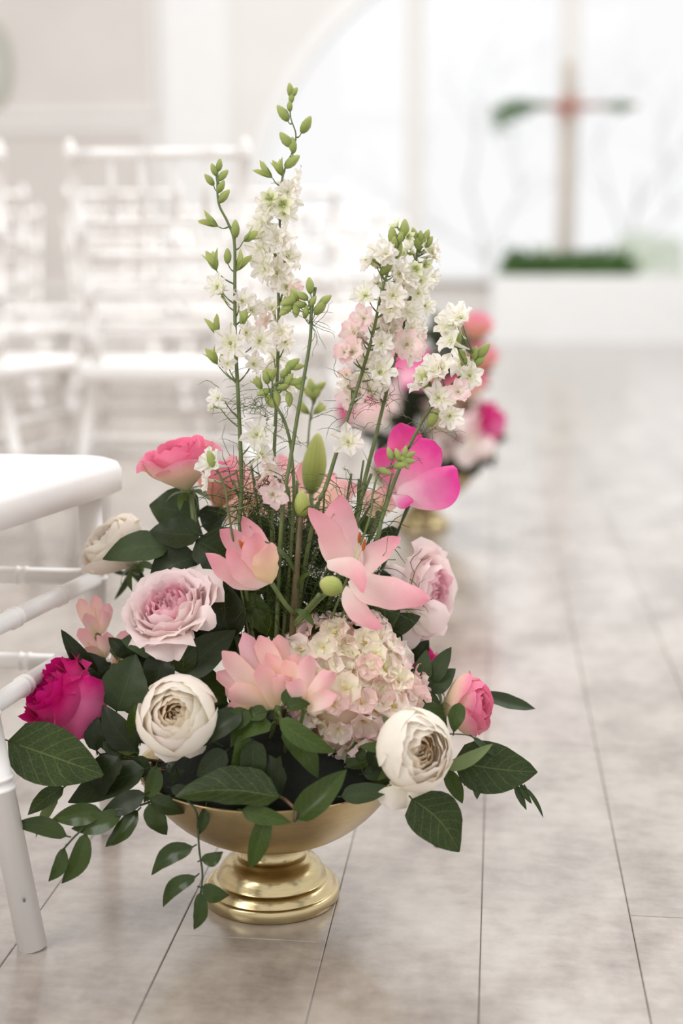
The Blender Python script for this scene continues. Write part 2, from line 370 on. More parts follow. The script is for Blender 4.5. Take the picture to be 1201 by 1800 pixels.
# side wall with panel frames on the far left of the end wall
def panel(px0, px1, py0, py1, name, mat):
    a = wall_at(px0, py1, WY); b = wall_at(px1, py0, WY); m = MB()
    m.box(a.x, b.x, WY-.012, WY+.01, a.z, b.z); o = struct(m.build(name, mat, None, False)); o['org'] = (0, 0, 0)
    f = MB(); t = .07
    for q in ((a.x-t, b.x+t, a.z-t, a.z), (a.x-t, b.x+t, b.z, b.z+t), (a.x-t, a.x, a.z, b.z), (b.x, b.x+t, a.z, b.z)): f.box(q[0], q[1], WY-.05, WY, q[2], q[3])
    f.build('panel_frame', M['wall'], o, False)
panel(-60, 258, -260, 195, 'trim_1', M['wall_warm']); panel(-60, 258, 232, 500, 'trim_2', M['wall_warm']); panel(300, 400, -260, 500, 'trim_3', M['trim'])
lw = MB().box(-6.7, -6.6, -1.5, WY+.2, 0, top); struct(lw.build('wall_left', M['wall'], None, False))
# oval mirror at the upper left
t = thing('wall_mirror', 'oval mirror in a grey-green frame high on the far wall, cut by the left edge', 'mirror', wall_at(-22, 115, WY-.03))
c0 = V(t['org']); m = MB()
m.tube([c0+V((.19*math.cos(a), 0, .36*math.sin(a))) for a in [2*PI*i/32 for i in range(33)]], .03, 8, False); m.build('frame', pbr('grey_frame', (176, 176, 160), .5), t)
m = MB().ell(c0, (.18, .01, .35), V((0, 0, 1)), 24, 12); m.build('glass', pbr('mirror_glass', (214, 214, 208), .15, .6), t)
# outdoors
lawn = MB().box(-60, 60, WY+.6, 90, -.5, -.4).build('lawn', pbr('lawn', (236, 240, 230), .9, var=.05, vscale=.6), None, False); struct(lawn)  # lawn colour paled to stand in for overexposure
bark = pbr('overexposed_bark', (226, 226, 224), .9, var=.05)  # bark lightened in its colour to imitate the overexposed, hazy view
def tree(x, y, h, seed, label):
    rr = random.Random(seed); t = thing('bare_tree', label, 'tree', (x, y, -.4), None); m = MB(); mb2 = MB()
    def br(p, d, L, r, k):
        pts = [p]; q = p; dd = d.copy()
        for i in range(4):
            dd = (dd+V((rr.uniform(-.18, .18), rr.uniform(-.1, .1), rr.uniform(-.1, .14)))).normalized(); q = q+dd*L/4; pts.append(q)
        (m if k == 0 else mb2).tube(pts, [r*(1-.12*i) for i in range(5)], 6)
        if k < 3:
            for i in range(3):
                a = rr.uniform(-1, 1); nd = (dd+V((rr.choice((-1, 1))*rr.uniform(.4, 1), rr.uniform(-.3, .3), rr.uniform(-.1, .6)))).normalized(); br(pts[rr.choice((2, 3, 4))], nd, L*.72, r*.5, k+1)
    br(V((x, y, -.4)), V((0, 0, 1)), h, .06, 0); m.build('trunk', bark, t); mb2.build('branches', bark, t)
tree(wall_at(870, 300, 22).x, 22, 2.2, 3, 'pale bare tree seen through the left half of the arched window')
tree(wall_at(1120, 300, 26).x, 26, 2.6, 8, 'pale bare tree seen through the right half of the arched window')
hedge = thing('hedge', 'pale green clipped hedge outside, low behind the window at right', 'hedge', (wall_at(1120, 430, 24).x, 24, -.4)); hx = hedge['org'][0]
m = MB(); rr = random.Random(2)
for i in range(60): m.ell(V((hx+rr.uniform(-1.5, 2.5), 24+rr.uniform(-.3, .3), rr.uniform(-.3, .9))), (.3, .3, .3), V((0, 0, 1)), 7, 5)
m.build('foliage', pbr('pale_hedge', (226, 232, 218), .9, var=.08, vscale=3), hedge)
# cross with garland
CY = 12.45
b0 = wall_at(990, 484, CY); t0 = wall_at(1001, 108, CY); arm = wall_at(998, 188, CY); a0 = wall_at(884, 192, CY); a1 = wall_at(1120, 192, CY)
ledge = struct(MB().box(wall_at(864, 490, 12.2).x, xr, 12.15, WY, 0, b0.z).build('trim_4', M['trim'], None, False))
cr = thing('wooden_cross', 'pale wooden cross standing on the ledge before the arched window', 'cross', b0)
wood = pbr('pale_wood', (206, 196, 184), .6, var=.15, vscale=9)
MB().box(b0.x-.045, b0.x+.045, CY-.03, CY+.03, b0.z, t0.z).build('post', wood, cr, False)
MB().box(a0.x, a1.x, CY-.065, CY-.025, arm.z-.022, arm.z+.022).build('crossbar', pbr('brown_wood', (160, 138, 122), .6, var=.15), cr, False)
def leafclump(t, spots, mat, n, size, name='greenery', seed=1):
    rr = random.Random(seed); m = MB()
    for i in range(n):
        c, s = rr.choice(spots); p = c+V((rr.gauss(0, s[0]), rr.gauss(0, s[1]), rr.gauss(0, s[2])))
        d = V((rr.uniform(-1, 1), rr.uniform(-1, 1), rr.uniform(-.5, 1))).normalized()
        blade(m, p, p+d*size, size*.4, V((rr.uniform(-1, 1), rr.uniform(-1, 1), rr.uniform(-1, 1))), 'ovate', nu=2, nv=3)
    o = m.build(name, mat, t); o['kind'] = 'stuff'; return o
ga = thing('cross_garland', 'green garland with pink flowers draped over the arms of the cross', 'garland', arm)
gm = pbr('garland_green', (120, 156, 112), .6, var=.2)
leafclump(ga, [(wall_at(x, y, CY-.08), s) for x, y, s in ((900, 192, (.07, .03, .03)), (880, 212, (.035, .03, .05)), (925, 188, (.09, .03, .015)), (1090, 190, (.05, .02, .012)), (910, 196, (.05, .03, .03)))], gm, 330, .07)
leafclump(ga, [(wall_at(998, 190, CY-.1), (.06, .03, .04))], pbr('garland_pink', (214, 160, 146), .6), 80, .07, 'pink_flowers', 4)
gs = thing('base_greenery', 'long low bank of dark green leaves at the foot of the cross', 'greenery', wall_at(1000, 484, 12.3))
gm2 = pbr('bank_green', (104, 142, 80), .6, var=.3)
c1 = [wall_at(x, 472, 12.3) for x in range(896, 1110, 12)]
leafclump(gs, [(p, (.03, .04, .05)) for p in c1], gm2, 2200, .09, seed=9)
# ---------------------------------------------------------------- chairs
def turned(mb, p0, p1, r, rings=(), n=12, taper=1.0, rr=1.16):
    p0, p1 = V(p0), V(p1); L = (p1-p0).length; ts = [0, 1]; e = .0020/L; rings = [t+k*2.6*e for t in rings for k in (-1, 1)]
    for t in rings: ts += [t-1.25*e, t-.8*e, t, t+.8*e, t+1.25*e]
    ts = sorted(ts); pts = []; rs = []
    for t in ts:
        k = min([abs(t-q) for q in rings] or [9]); bump = rr if k < e*.5 else (1+(rr-1)*.75 if k < e else 1)
        pts.append(p0.lerp(p1, t)); rs.append(r*(1+(taper-1)*t)*bump)
    mb.tube(pts, rs, n)
def chair(label):
    t = thing('chiavari_chair', label, 'chair', (0, 0, 0), 'white ballroom chairs'); wm = M['white_paint']
    for s in (-1, 1):
        m = MB(); P = [V((s*.228, -.143, 0)), V((s*.152, -.13, .44)), V((s*.188, -.17, .90))]
        turned(m, P[0], P[0].lerp(P[1], 1), .0142, (.375, .54, .9), taper=.95); m.build('rear_leg', wm, t)
        m = MB(); turned(m, P[1], P[2], .0145, (.12, .33, .62, .97), taper=.9); m.ell(P[2], (.012, .012, .018)); m.build('back_post', wm, t)
        m = MB(); turned(m, (s*.228, .146, 0), (s*.215, .14, .415), .0120, (.5, .75), taper=1.15); m.build('front_leg', wm, t)
        for z in (.307, .237):
            f = z/.44; a = P[0].lerp(P[1], f); m = MB(); turned(m, a, (s*.222, .145, z), .0098, (.3, .65)); m.build('stretcher', wm, t)
    for z in (.307, .205): m = MB(); turned(m, (-.22, .145, z), (.22, .145, z), .0095, (.2, .35, .65, .8)); m.build('stretcher', wm, t)
    for z in (.28,): m = MB(); turned(m, (-.19, -.136, z), (.19, -.136, z), .0095, (.2, .8)); m.build('stretcher', wm, t)
    def ln(z): return V((.152+.036*(z-.44)/.46, -.13-.04*(z-.44)/.46, z))
    for z in (.525, .60, .675, .745, .885):
        q = ln(z); m = MB(); turned(m, (-q.x, q.y, z), (q.x, q.y, z), .011 if z > .8 else .0085, (.15, .5, .85)); m.build('back_rail', wm, t)
    for x in (-.10, -.035, .035, .10):
        m = MB(); turned(m, (x, ln(.745).y, .745), (x, ln(.885).y, .885), .0065, (.5,)); m.build('spindle', wm, t)
    # seat: rounded trapezoid with softened edge
    out = []
    cs = [(-.195, -.165, .03), (.195, -.165, .03), (.252, .185, .045), (-.252, .185, .045)]
    for i, (cx, cy, r) in enumerate(cs):
        px = cx-(r if cx > 0 else -r); py = cy-(r if cy > 0 else -r); a0 = {0: PI, 1: 1.5*PI, 2: 0, 3: .5*PI}[i]
        for k in range(7): a = a0+k/6*PI/2; out.append((px+r*math.cos(a), py+r*math.sin(a)))
    m = MB(); n = len(out)
    for sc_, z in ((.96, .404), (1, .409), (1, .432), (.985, .439), (.95, .4425), (.5, .444), (.02, .444)):
        for x, y in out: m.v.append(V((x*sc_, .01+(y-.01)*sc_, z))); m.uv.append((0, 0))
    for i in range(6):
        for j in range(n): a = i*n+j; b = i*n+(j+1) % n; m.f.append((a, b, b+n, a+n))
    m.f.append(tuple(range(n))[::-1]); m.build('seat', wm, t); return t
ch = chair('white turned-wood ballroom chair beside the flower bowl, cut by the left edge')
# chips on the near leg
m = MB(); q = V((.226, -.1555, .055)); m.ell(q, (.0016, .001, .0024), V((0, 0, 1)), 6, 4); m.build('paint_chip', pbr('chip', (110, 108, 110), .8), ch)
CX0 = -.67
near = ch; near.location = (CX0, 1.40, 0)
ordn = ['second', 'third', 'fourth', 'fifth']
for i, (y, cx) in enumerate(((3.18, -.72), (4.93, -.73), (6.7, -.73), (8.4, -.74))):
    for j in range(3 if i < 2 else 4):
        x = cx-j*.53
        dup(ch, (x, y, 0), 'blurred white ballroom chair in the %s row back, %s' % (ordn[i], ['on the aisle', 'one in from the aisle', 'two in from the aisle', 'three in from the aisle'][j]), 'white ballroom chairs', skip=('paint_chip',))
# ---------------------------------------------------------------- bowl
BC = floor_at(478, 1573); BX, BY = BC.x, BC.y
bowl = thing('pedestal_bowl', 'brushed gold pedestal bowl on the plank floor holding the large arrangement', 'bowl', (BX, BY, 0))
O = V((BX, BY, 0))
prof = [(.026, .066)]
for i in range(15):
    a = i/14; ang = a*1.12; prof.append((.026+.112*math.sin(ang)/math.sin(1.12), .066+.080*(1-math.cos(ang))/(1-math.cos(1.12))))
prof += [(.1385, .1475), (.1375, .1485), (.136, .1475)]
for i in range(10, -1, -1):
    a = i/10; ang = a*1.12; prof.append((.001+.133*math.sin(ang)/math.sin(1.12), .074+.072*(1-math.cos(ang))/(1-math.cos(1.12))))
MB().lathe(prof, 96, O).build('bowl_body', M['gold'], bowl)
pf = [(0, 0), (.0705, 0), (.0715, .002), (.072, .007), (.0715, .012), (.0700, .0138), (.0685, .0140), (.0680, .0132), (.0672, .0142), (.0655, .0175), (.0628, .0212), (.0595, .0232), (.0585, .0225), (.0572, .0240),
      (.0560, .0285), (.0530, .0345), (.0485, .0395), (.0435, .0425), (.0395, .0442), (.0385, .0462), (.0365, .0468), (.0345, .0462), (.0325, .0480), (.0305, .0520), (.0300, .0580), (.0315, .0640), (.0340, .0700)]
MB().lathe(pf, 96, O).build('foot', M['gold_foot'], bowl)
mo = thing('floral_foam', 'dark mossy mound filling the gold bowl under the flowers', 'moss', O+V((0, 0, .13)))
MB().ell(O+V((0, 0, .142)), (.120, .120, .050), V((0, 0, 1)), 24, 12).build('moss', M['moss'], mo)
CEN = O+V((0, 0, .14))
# ---------------------------------------------------------------- flowers
def stem_to(t, p, start=None, r=.0022, mat='stem_dark', spread=.4):
    e = CEN+V((U(-.03, .03), U(-.02, .02), 0)); start = start or p
    pts = smooth_path([p, p.lerp(e, .35)+V((0, 0, -.01)), e], 5); MB().tube(pts, r, 6).build('stem', M[mat], t)
def rose(label, px, py, d, size, axis, mats, N=26, H=1.5, op=.75, belly=1.0, ruf=.03, curl=.25, A=(1.5, .85), inner=.12, dome=.15, name='rose', hip=True, tint=None, seed=0, pinch=.12, rag=0.0):
    global random
    st = random.getstate(); random.seed(seed or int(px*7+py))
    Rr = size/2/F*d; rot = frame(axis); c = at(px, py, d); base = c-V(axis).normalized()*Rr*H*.5
    t = thing(name, label, 'rose', base)
    for i in range(N):
        s = (i+.6)/N; sp = i*2.39996+U(-.25, .25); Ah = A[0]+(A[1]-A[0])*s; r0 = .10*Rr
        rb = Rr*(inner+(belly-inner)*s**.8); rt = Rr*(inner*.6+(op-inner*.6)*s**1.05)*U(.93, 1.07); Hs = Rr*H*((1-dome)+dome*math.sin(PI*min(1, s*1.05)*.8) if dome >= 0 else 1+dome*(1-s))*U(.94, 1.04)
        Hs *= 1-.10*max(0, s-.6)/.4*(1 if curl > .1 else 0)
        cu = curl*s*s*U(.6, 1.3); rf = ruf*Rr; f1, f2, k = U(3, 6), U(0, 6), U(.6, 1.3); mm = MB()
        def fn(a, v, s=s, sp=sp):
            u = a*2-1; ve = v*(1-.20*abs(u)**2.5*v)+pinch*.25*v**6*(1-abs(u)); th = sp+u*Ah*(.35+.65*math.sin(PI*.5*min(1, v*1.6)))*(1-.12*v**4)
            r = (1-ve)**2*r0+2*ve*(1-ve)*rb*1.28+ve*ve*rt
            z = Hs*(ve if ve > 0 else 0)**(.85)
            e = max(0, (v-.72)/.28); r += cu*Rr*e*e*.9; z -= cu*Rr*e*e*.45*(.5+abs(u))
            wv = math.sin(u*f1+f2)*rf*k*v**3+math.sin(u*f1*2.7+f2*2)*rf*.5*v**5
            r += wv; z += rag*Rr*math.sin(u*9+f2*3)*v**8
            r += -.05*Rr*abs(u)*v*(1-s)
            return c0l+rot @ V((r*math.cos(th), r*math.sin(th), z))
        c0l = base
        mm.grid(fn, 9, 8)
        mi = mats[0] if s < .45 else (mats[1] if s < .8 or len(mats) < 3 else mats[2])
        g = U(.95, 1.02); o = mm.build('petal', mi, t, color=(g, g*U(.98, 1.01), g*U(.98, 1.01)))
    if hip:
        mm = MB().ell(base-rot @ V((0, 0, Rr*.10)), (Rr*.2, Rr*.2, Rr*.24), axis, 10, 6); mm.build('hip', M['stem'], t)
        for i in range(5):
            a = i*2*PI/5+.4; dr = rot @ V((math.cos(a), math.sin(a), -.25)); mm = MB()
            blade(mm, base+dr*Rr*.1, base+dr*Rr*.75, Rr*.26, rot @ V((0, 0, 1)), 'lance', bend=.1, curl=.2, nu=3, nv=6); mm.build('sepal', M['leaf_mid'], t)
        stem_to(t, base-rot @ V((0, 0, Rr*.2)))
    random.setstate(st); return t
pm_ = petal_mat
def W3(name, a, b, c, **k): return pm_(name, a, b, c, **k)
white = [W3('cream_rose_heart', (255, 216, 164), (255, 234, 200), (255, 246, 228), transl=.5), W3('cream_rose_petal', (255, 240, 212), (255, 247, 232), (255, 249, 238), transl=.45), W3('ivory_rose_outer', (250, 244, 220), (255, 247, 234), (255, 247, 236))]
pink1 = [W3('candy_pink_heart', (246, 150, 176), (240, 112, 154), (246, 140, 172)), W3('candy_pink_petal', (248, 222, 192), (246, 168, 182), (244, 134, 168)), W3('candy_pink_outer', (238, 236, 192), (250, 222, 196), (244, 146, 174), p=(.15, .55, .95))]
blush = [W3('blush_heart', (248, 160, 184), (250, 182, 198), (252, 208, 216)), W3('blush_petal', (252, 216, 216), (254, 230, 230), (254, 238, 236)), W3('blush_outer', (254, 244, 230), (254, 240, 236), (254, 236, 232))]
magenta = [W3('magenta_heart', (190, 0, 90), (206, 6, 112), (216, 10, 124)), W3('magenta_petal', (220, 110, 150), (214, 10, 116), (220, 8, 130)), W3('magenta_outer', (210, 70, 120), (232, 84, 154), (218, 0, 122), back=((196, 60, 100), (226, 110, 158), (222, 60, 140)))]
hot = [W3('hot_pink_heart', (230, 60, 140), (238, 70, 156), (240, 60, 156)), W3('hot_pink_petal', (246, 150, 180), (240, 80, 158), (238, 50, 150)), W3('hot_pink_outer', (252, 216, 224), (246, 142, 190), (238, 70, 162), p=(.1, .5, .9))]
creamb = [W3('pale_cream', (253, 242, 222), (253, 244, 228), (254, 246, 234))]*3
r1 = rose('candy pink rose with creamy outer petals, highest on the left', 318, 820, 1.50, 134, ax(-.22, .93, .30), pink1, N=28, H=1.3, op=.92, belly=1.0, curl=.28, inner=.1, ruf=.035)
r2 = rose('peach and pink rose half hidden behind the tall stems, right of the candy pink rose', 388, 852, 1.60, 100, ax(.1, .9, .1), [pink1[0], W3('peach_petal', (250, 196, 160), (246, 172, 166), (244, 160, 180)), W3('peach_outer', (250, 200, 160), (246, 184, 170), (242, 160, 180))], N=22, H=1.6, op=.75)
r3 = rose('blurred cream rose at the far left behind the toothed leaves', 206, 964, 1.535, 136, ax(-.55, .6, .35), creamb, N=32, H=1.25, op=.85, curl=.18)
r4 = rose('blush pink garden rose with crowded ruffled heart, left of the lilies', 303, 1076, 1.43, 154, ax(-.28, .72, .63), blush, N=46, H=1.05, op=1.02, belly=1.0, curl=.3, inner=.06, ruf=.06, dome=.1, A=(1.0, .8), rag=.04)
r5 = rose('deep magenta rose at the far left edge beside the chair leg', 116, 1230, 1.45, 150, ax(-.74, .58, .34), magenta, N=30, H=1.45, op=.9, belly=1.0, curl=.35, ruf=.07, rag=.08)
r6 = rose('round cream white rose facing the viewer, left of centre', 316, 1260, 1.37, 166, ax(-.12, .28, .95), white, N=34, H=1.2, op=.66, belly=1.05, curl=.03, inner=.06, ruf=.03, dome=.10, A=(1.5, 1.05))
r7 = rose('large cream white rose hanging over the right rim of the bowl', 722, 1318, 1.35, 170, ax(.45, .12, .88), white, N=38, H=1.2, op=.66, belly=1.05, curl=.04, inner=.05, ruf=.04, dome=.14, A=(1.4, 1.05))
r8 = rose('pink rose with peach outer petals facing right, at the right end', 818, 1240, 1.46, 128, ax(.86, .12, .42), pink1, N=28, H=1.3, op=.72, belly=1.0, curl=.12, inner=.1)
r9 = rose('small magenta rose peeping out behind the hydrangea at right', 728, 1168, 1.56, 96, ax(.3, .8, .1), magenta, N=20, H=1.6, op=.7, curl=.2)
r10 = rose('large blush rose behind the open lily, facing right', 738, 1040, 1.54, 150, ax(.78, .05, .45), blush, N=38, H=1.2, op=.95, belly=1.0, curl=.3, ruf=.06, rag=.05)
r12 = rose('pale blush white rose under the large blush rose, right of the hydrangea', 712, 1112, 1.55, 84, ax(.3, .1, .9), [W3('pale_blush', (252, 240, 234), (253, 242, 238), (254, 245, 242))]*3, N=22, H=1.2, op=.8)
# hot pink rose, upper right: a wrapped core and broad hand-placed petals
r11 = rose('hot pink rose with broad flaring petals, upper right behind the larkspur', 712, 822, 1.52, 92, ax(-.25, .9, .2), hot, N=18, H=1.9, op=.62, belly=.95, curl=.12, seed=5)
for (a, b, wd, dd, nn, kw) in (((708, 872), (700, 744), 74, 0, ax(-.5, .1, .9), dict(cup=-.45, curl=.06, shape='pointed')), ((712, 872), (727, 750), 60, .005, ax(.1, .0, 1), dict(cup=-.4, shape='pointed')), ((698, 868), (806, 828), 84, -.03, ax(.1, .35, .9), dict(cup=-.6, curl=-.1, arc=.08, shape='star', twist=.4)),
        ((706, 880), (764, 776), 84, -.015, ax(.35, .1, .95), dict(cup=-.4, curl=.05)), ((700, 880), (668, 788), 60, 0, ax(-.6, .0, .8), dict(cup=-.4)), ((690, 870), (725, 884), 30, -.035, ax(0, .6, .8), dict(cup=-.3, bend=-.06))):
    m = MB(); p0, p1 = at(*a, 1.50+dd), at(*b, 1.49+dd); blade(m, p0, p1, wd/F*1.5, nn, kw.pop('shape', 'round'), wave=.05, wf=1.3, nu=10, nv=18, **kw); m.build('petal', hot[2], r11)
# loose outer petals of the magenta rose
for a, b, wd in (((150, 1296), (52, 1272), 34),):
    m = MB(); blade(m, at(*a, 1.43), at(*b, 1.42), wd/F*1.45, ax(-.2, .2, 1), 'round', cup=-.4, wave=.04, curl=.1, nu=8, nv=8); m.build('petal', magenta[1] if wd < 60 else magenta[2], r5)
big = W3('pale_magenta_outer', (226, 96, 150), (236, 120, 172), (224, 24, 132), p=(.1, .6, .92))
for a, b, wd, nn in (((132, 1304), (158, 1190), 92, ax(.35, .1, 1)), ((128, 1302), (112, 1215), 70, ax(-.1, .3, 1))):
    m = MB(); blade(m, at(*a, 1.425), at(*b, 1.415), wd/F*1.42, nn, 'round', cup=-.55, wave=.04, curl=.05, nu=10, nv=12); m.build('petal', big, r5)
for a, b, wd in (((300, 1110), (272, 1158), 60), ((330, 1100), (380, 1078), 46), ((300, 1120), (330, 1140), 60)):
    m = MB(); blade(m, at(*a, 1.41), at(*b, 1.39), wd/F*1.4, ax(0, .1, 1), 'round', cup=-.35, wave=.03, curl=-.05, nu=8, nv=8); m.build('petal', blush[2], r4)
for a, b, wd in (((730, 1080), (792, 1085), 60), ((720, 1070), (770, 1108), 50), ((700, 1060), (690, 990), 60), ((720, 1060), (705, 1150), 70)):
    m = MB(); blade(m, at(*a, 1.50), at(*b, 1.51), wd/F*1.5, ax(.2, .2, 1), 'round', cup=-.3, wave=.04, nu=8, nv=8); m.build('petal', blush[2], r10)
for a, b, wd in (((700, 1380), (690, 1425), 64), ((720, 1370), (735, 1420), 60)):
    m = MB(); blade(m, at(*a, 1.36), at(*b, 1.37), wd/F*1.36, ax(0, -.1, 1), 'round', cup=-.3, wave=.03, nu=8, nv=8); m.build('petal', white[2], r7)
for a, b, wd in (((300, 1300), (290, 1340), 56), ((330, 1295), (335, 1333), 60)):
    m = MB(); blade(m, at(*a, 1.36), at(*b, 1.37), wd/F*1.36, ax(0, -.1, 1), 'round', cup=-.3, wave=.03, nu=8, nv=8); m.build('petal', white[2], r6)
# ---- lilies
def lily(label, centre, d, teps, mat, base=None, stamens=(), loc=None):
    c = at(*centre, d); t = thing('lily', label, 'lily', c)
    for (tip, wd, dd, nn, kw) in teps:
        m = MB(); sh = kw.pop('shape', 'lance'); kw.setdefault('wave', .04); b = kw.pop('b', centre); mt = kw.pop('m', mat); blade(m, at(*b, d+kw.pop('bd', 0)), at(*tip, d+dd), wd/F*d, nn, sh, nu=8, nv=14, **kw); m.build('tepal', M[mt], t)
    for a, b, an in stamens:
        p0, p1 = at(*a, d-.005), at(*b, d-.03); MB().tube(smooth_path([p0, p0.lerp(p1, .5)+CU*.003, p1], 4), .0007, 5).build('filament', M['green_pistil'], t)
        if an: MB().ell(p1, (.0022, .0018, .006), ax(*an), 8, 6).build('anther', M['stamen'], t)
    return t
l1 = lily('large open pink lily with recurved tepals at the centre of the arrangement', (622, 1018), 1.40, [
    ((548, 893), 52, -.02, ax(.3, .2, .9), dict(cup=-.3, curl=.08, arc=.06, bd=.005)), ((598, 870), 82, .0, ax(.1, -.1, 1), dict(cup=-.25, bend=.02, arc=-.09, bd=.01)),
    ((704, 944), 56, .02, ax(-.3, .5, .8), dict(cup=.35, bend=.04, bd=.012)), ((756, 1054), 70, -.02, ax(.0, .5, .9), dict(cup=-.3, bend=.06, arc=.03, b=(612, 1022))),
    ((672, 1106), 46, -.03, ax(.3, .4, .85), dict(cup=-.3, arc=.10, b=(608, 1030), bd=-.004)), ((640, 1042), 38, -.05, ax(.0, .3, 1), dict(cup=-.5, bend=.05, b=(575, 985), bd=-.02, shape='strap', arc=-.2))], 'lily',
    stamens=(((618, 1010), (632, 945), (.1, 1, .2)), ((620, 1010), (640, 958), (.2, 1, 0))))
m = MB(); m.ell(at(582, 1030, 1.345), (.0098, .0098, .0118), ax(-.8, .35, .3), 12, 8, .05, .2); m.build('calyx_bud', M['lilybud'], l1)
l2 = lily('half open pink lily bloom with cream base, left of the tall stems', (478, 1026), 1.41, [
    ((428, 908), 54, .02, ax(-.4, .1, .9), dict(cup=.5, arc=.06, bd=.01)), ((386, 930), 62, .01, ax(.2, .3, .9), dict(cup=.3, arc=.05, shape='strap', bd=.01, bend=-.05)),
    ((362, 972), 56, -.02, ax(.1, .6, .8), dict(cup=-.4, arc=-.07, b=(470, 1024))), ((400, 962), 52, -.04, ax(.2, .4, .8), dict(cup=-.6, arc=-.06, b=(474, 1026), bd=-.01)),
    ((448, 936), 60, -.045, ax(.1, .2, .9), dict(cup=-.5, shape='strap', arc=-.10, bd=-.01)), ((474, 956), 58, -.05, ax(.4, .0, .9), dict(cup=-.5, arc=-.04, bd=-.012, m='lily_cream'))], 'lily',
    stamens=(((450, 990), (424, 958), (-.3, .9, .3)), ((455, 990), (430, 962), (-.2, .9, .3))))
l3 = lily('peach pink lily blurred behind the tall stems, under the large green bud', (560, 900), 1.62, [
    ((492, 800), 60, .03, ax(.1, .1, 1), dict(cup=-.3, arc=-.05)), ((530, 812), 54, -.02, ax(-.1, .1, 1), dict(cup=.3)), ((628, 850), 56, .0, ax(0, .4, .9), dict(cup=-.3, arc=-.1)),
    ((585, 830), 56, .04, ax(0, .1, 1), dict(cup=.2)), ((545, 945), 56, -.04, ax(0, .4, .9), dict(cup=-.3)), ((470, 880), 54, -.03, ax(0, .2, .9), dict(cup=-.3))], 'lily_peach', stamens=(((560, 890), (572, 858), (.1, 1, .1)),))
l4 = lily('salmon lily tepals deep behind the stems at upper centre left', (440, 905), 1.64, [
    ((405, 800), 66, .0, ax(0, .2, 1), dict(cup=-.3)), ((470, 830), 50, .0, ax(0, .2, 1), dict(cup=.3)), ((372, 880), 60, -.02, ax(0, .2, 1), dict(cup=-.3)), ((480, 870), 50, -.02, ax(0, .3, 1), dict(cup=-.3))], 'lily_peach')
for l, c in ((l3, (560, 900)), (l4, (440, 905))): stem_to(l, at(*c, 1.63), r=.003)
# lily stalk with buds
ls = thing('lily_stalk', 'brownish lily stalk with a small round green bud, rising at the centre', 'lily', at(515, 1110, 1.43))
MB().tube(smooth_path([CEN, at(510, 1180, 1.45), at(515, 1100, 1.43), at(522, 1000, 1.42), at(529, 905, 1.42)], 6), [.0042]*6+[.0036]*12+[.0028]*7, 8).build('stem', M['lily_stem'], ls)
for pts in ([(517, 1080), (500, 1060), (478, 1026)], [(519, 1095), (545, 1065), (562, 1045)], [(520, 1100), (555, 1060), (590, 1028)]):
    MB().tube(smooth_path([at(*p, 1.42-.01*i) for i, p in enumerate(pts)], 4), .0026, 7).build('branch', M['stem'], ls)
MB().ell(at(531, 886, 1.42), (.0082, .0082, .0135), ax(-.05, 1, .1), 12, 10, .06, .25).build('bud', M['lilybud'], ls)
for a, b, wd in (((520, 1010), (462, 950), 14), ((522, 1035), (548, 1005), 16), ((518, 1070), (552, 1100), 20), ((528, 905), (560, 888), 10)):
    m = MB(); blade(m, at(*a, 1.41), at(*b, 1.40), wd/F*1.4, ax(.2, .8, .6), 'lance', bend=.15, nu=4, nv=8); m.build('leaf', M['leaf_mid'], ls)
lb = thing('lily_bud', 'long pale green closed lily bud standing behind the tall stems', 'lily', at(545, 868, 1.55))
m = MB(); m.ell(at(553, 815, 1.55), (.0135, .0125, .034), ax(.12, 1, 0), 14, 12, .10, .3); m.build('bud', M['lilybud'], lb); m = MB().tube(smooth_path([at(548, 864, 1.55), at(540, 940, 1.53), CEN], 5), .003, 6); m.build('stem', M['stem'], lb)
# ---- hydrangea
def floret_mesh(name, mat, sz, npet, shape, wd, cup, lift, cen=True, spur=False, seed=1, curl=0.):
    st = random.getstate(); random.seed(seed); m = MB()
    for i in range(npet):
        a = 2*PI*i/npet+U(-.12, .12); d = V((math.cos(a), math.sin(a), lift*U(.7, 1.3))).normalized(); l = sz*U(.88, 1.08)
        blade(m, d*sz*.05, d*l, sz*wd*U(.9, 1.1), V((0, 0, 1)), shape, cup=cup, curl=curl, wave=.16, wf=1.8, nu=4, nv=6)
    if spur:
        for i in range(3):
            a = 2*PI*(i+.5)/3+.4; d = V((math.cos(a)*.7, math.sin(a)*.7, 1)).normalized(); blade(m, d*sz*.05, d*sz*.38, sz*.24, V((0, 0, 1)), 'star', cup=.3, nu=3, nv=3)
    if spur: m.tube([V((0, 0, -.1*sz)), V((sz*.1, 0, -sz*.6)), V((sz*.35, 0, -sz*1.1))], [sz*.16, sz*.1, sz*.03], 5)
    random.setstate(st); return m.mesh(name, mat)
hm = [floret_mesh('floret', M['hyd'], .0175, 4, 'round', 1.18, .35, .45, seed=s) for s in range(4)]
cenm = MB().ell(V((0, 0, .0015)), (.0016, .0016, .0014), V((0, 0, 1)), 6, 4).mesh('centre', M['gold_nectar'])
hy = thing('hydrangea', 'large round hydrangea head of pale pink and cream florets in the middle', 'hydrangea', at(615, 1225, 1.45))
lobes = [(at(572, 1160, 1.45), .036), (at(645, 1180, 1.45), .037), (at(602, 1240, 1.435), .040), (at(668, 1225, 1.45), .040), (at(600, 1282, 1.45), .037), (at(628, 1150, 1.46), .032), (at(570, 1205, 1.44), .034)]
cnt = 0; rr = random.Random(4); pts = []
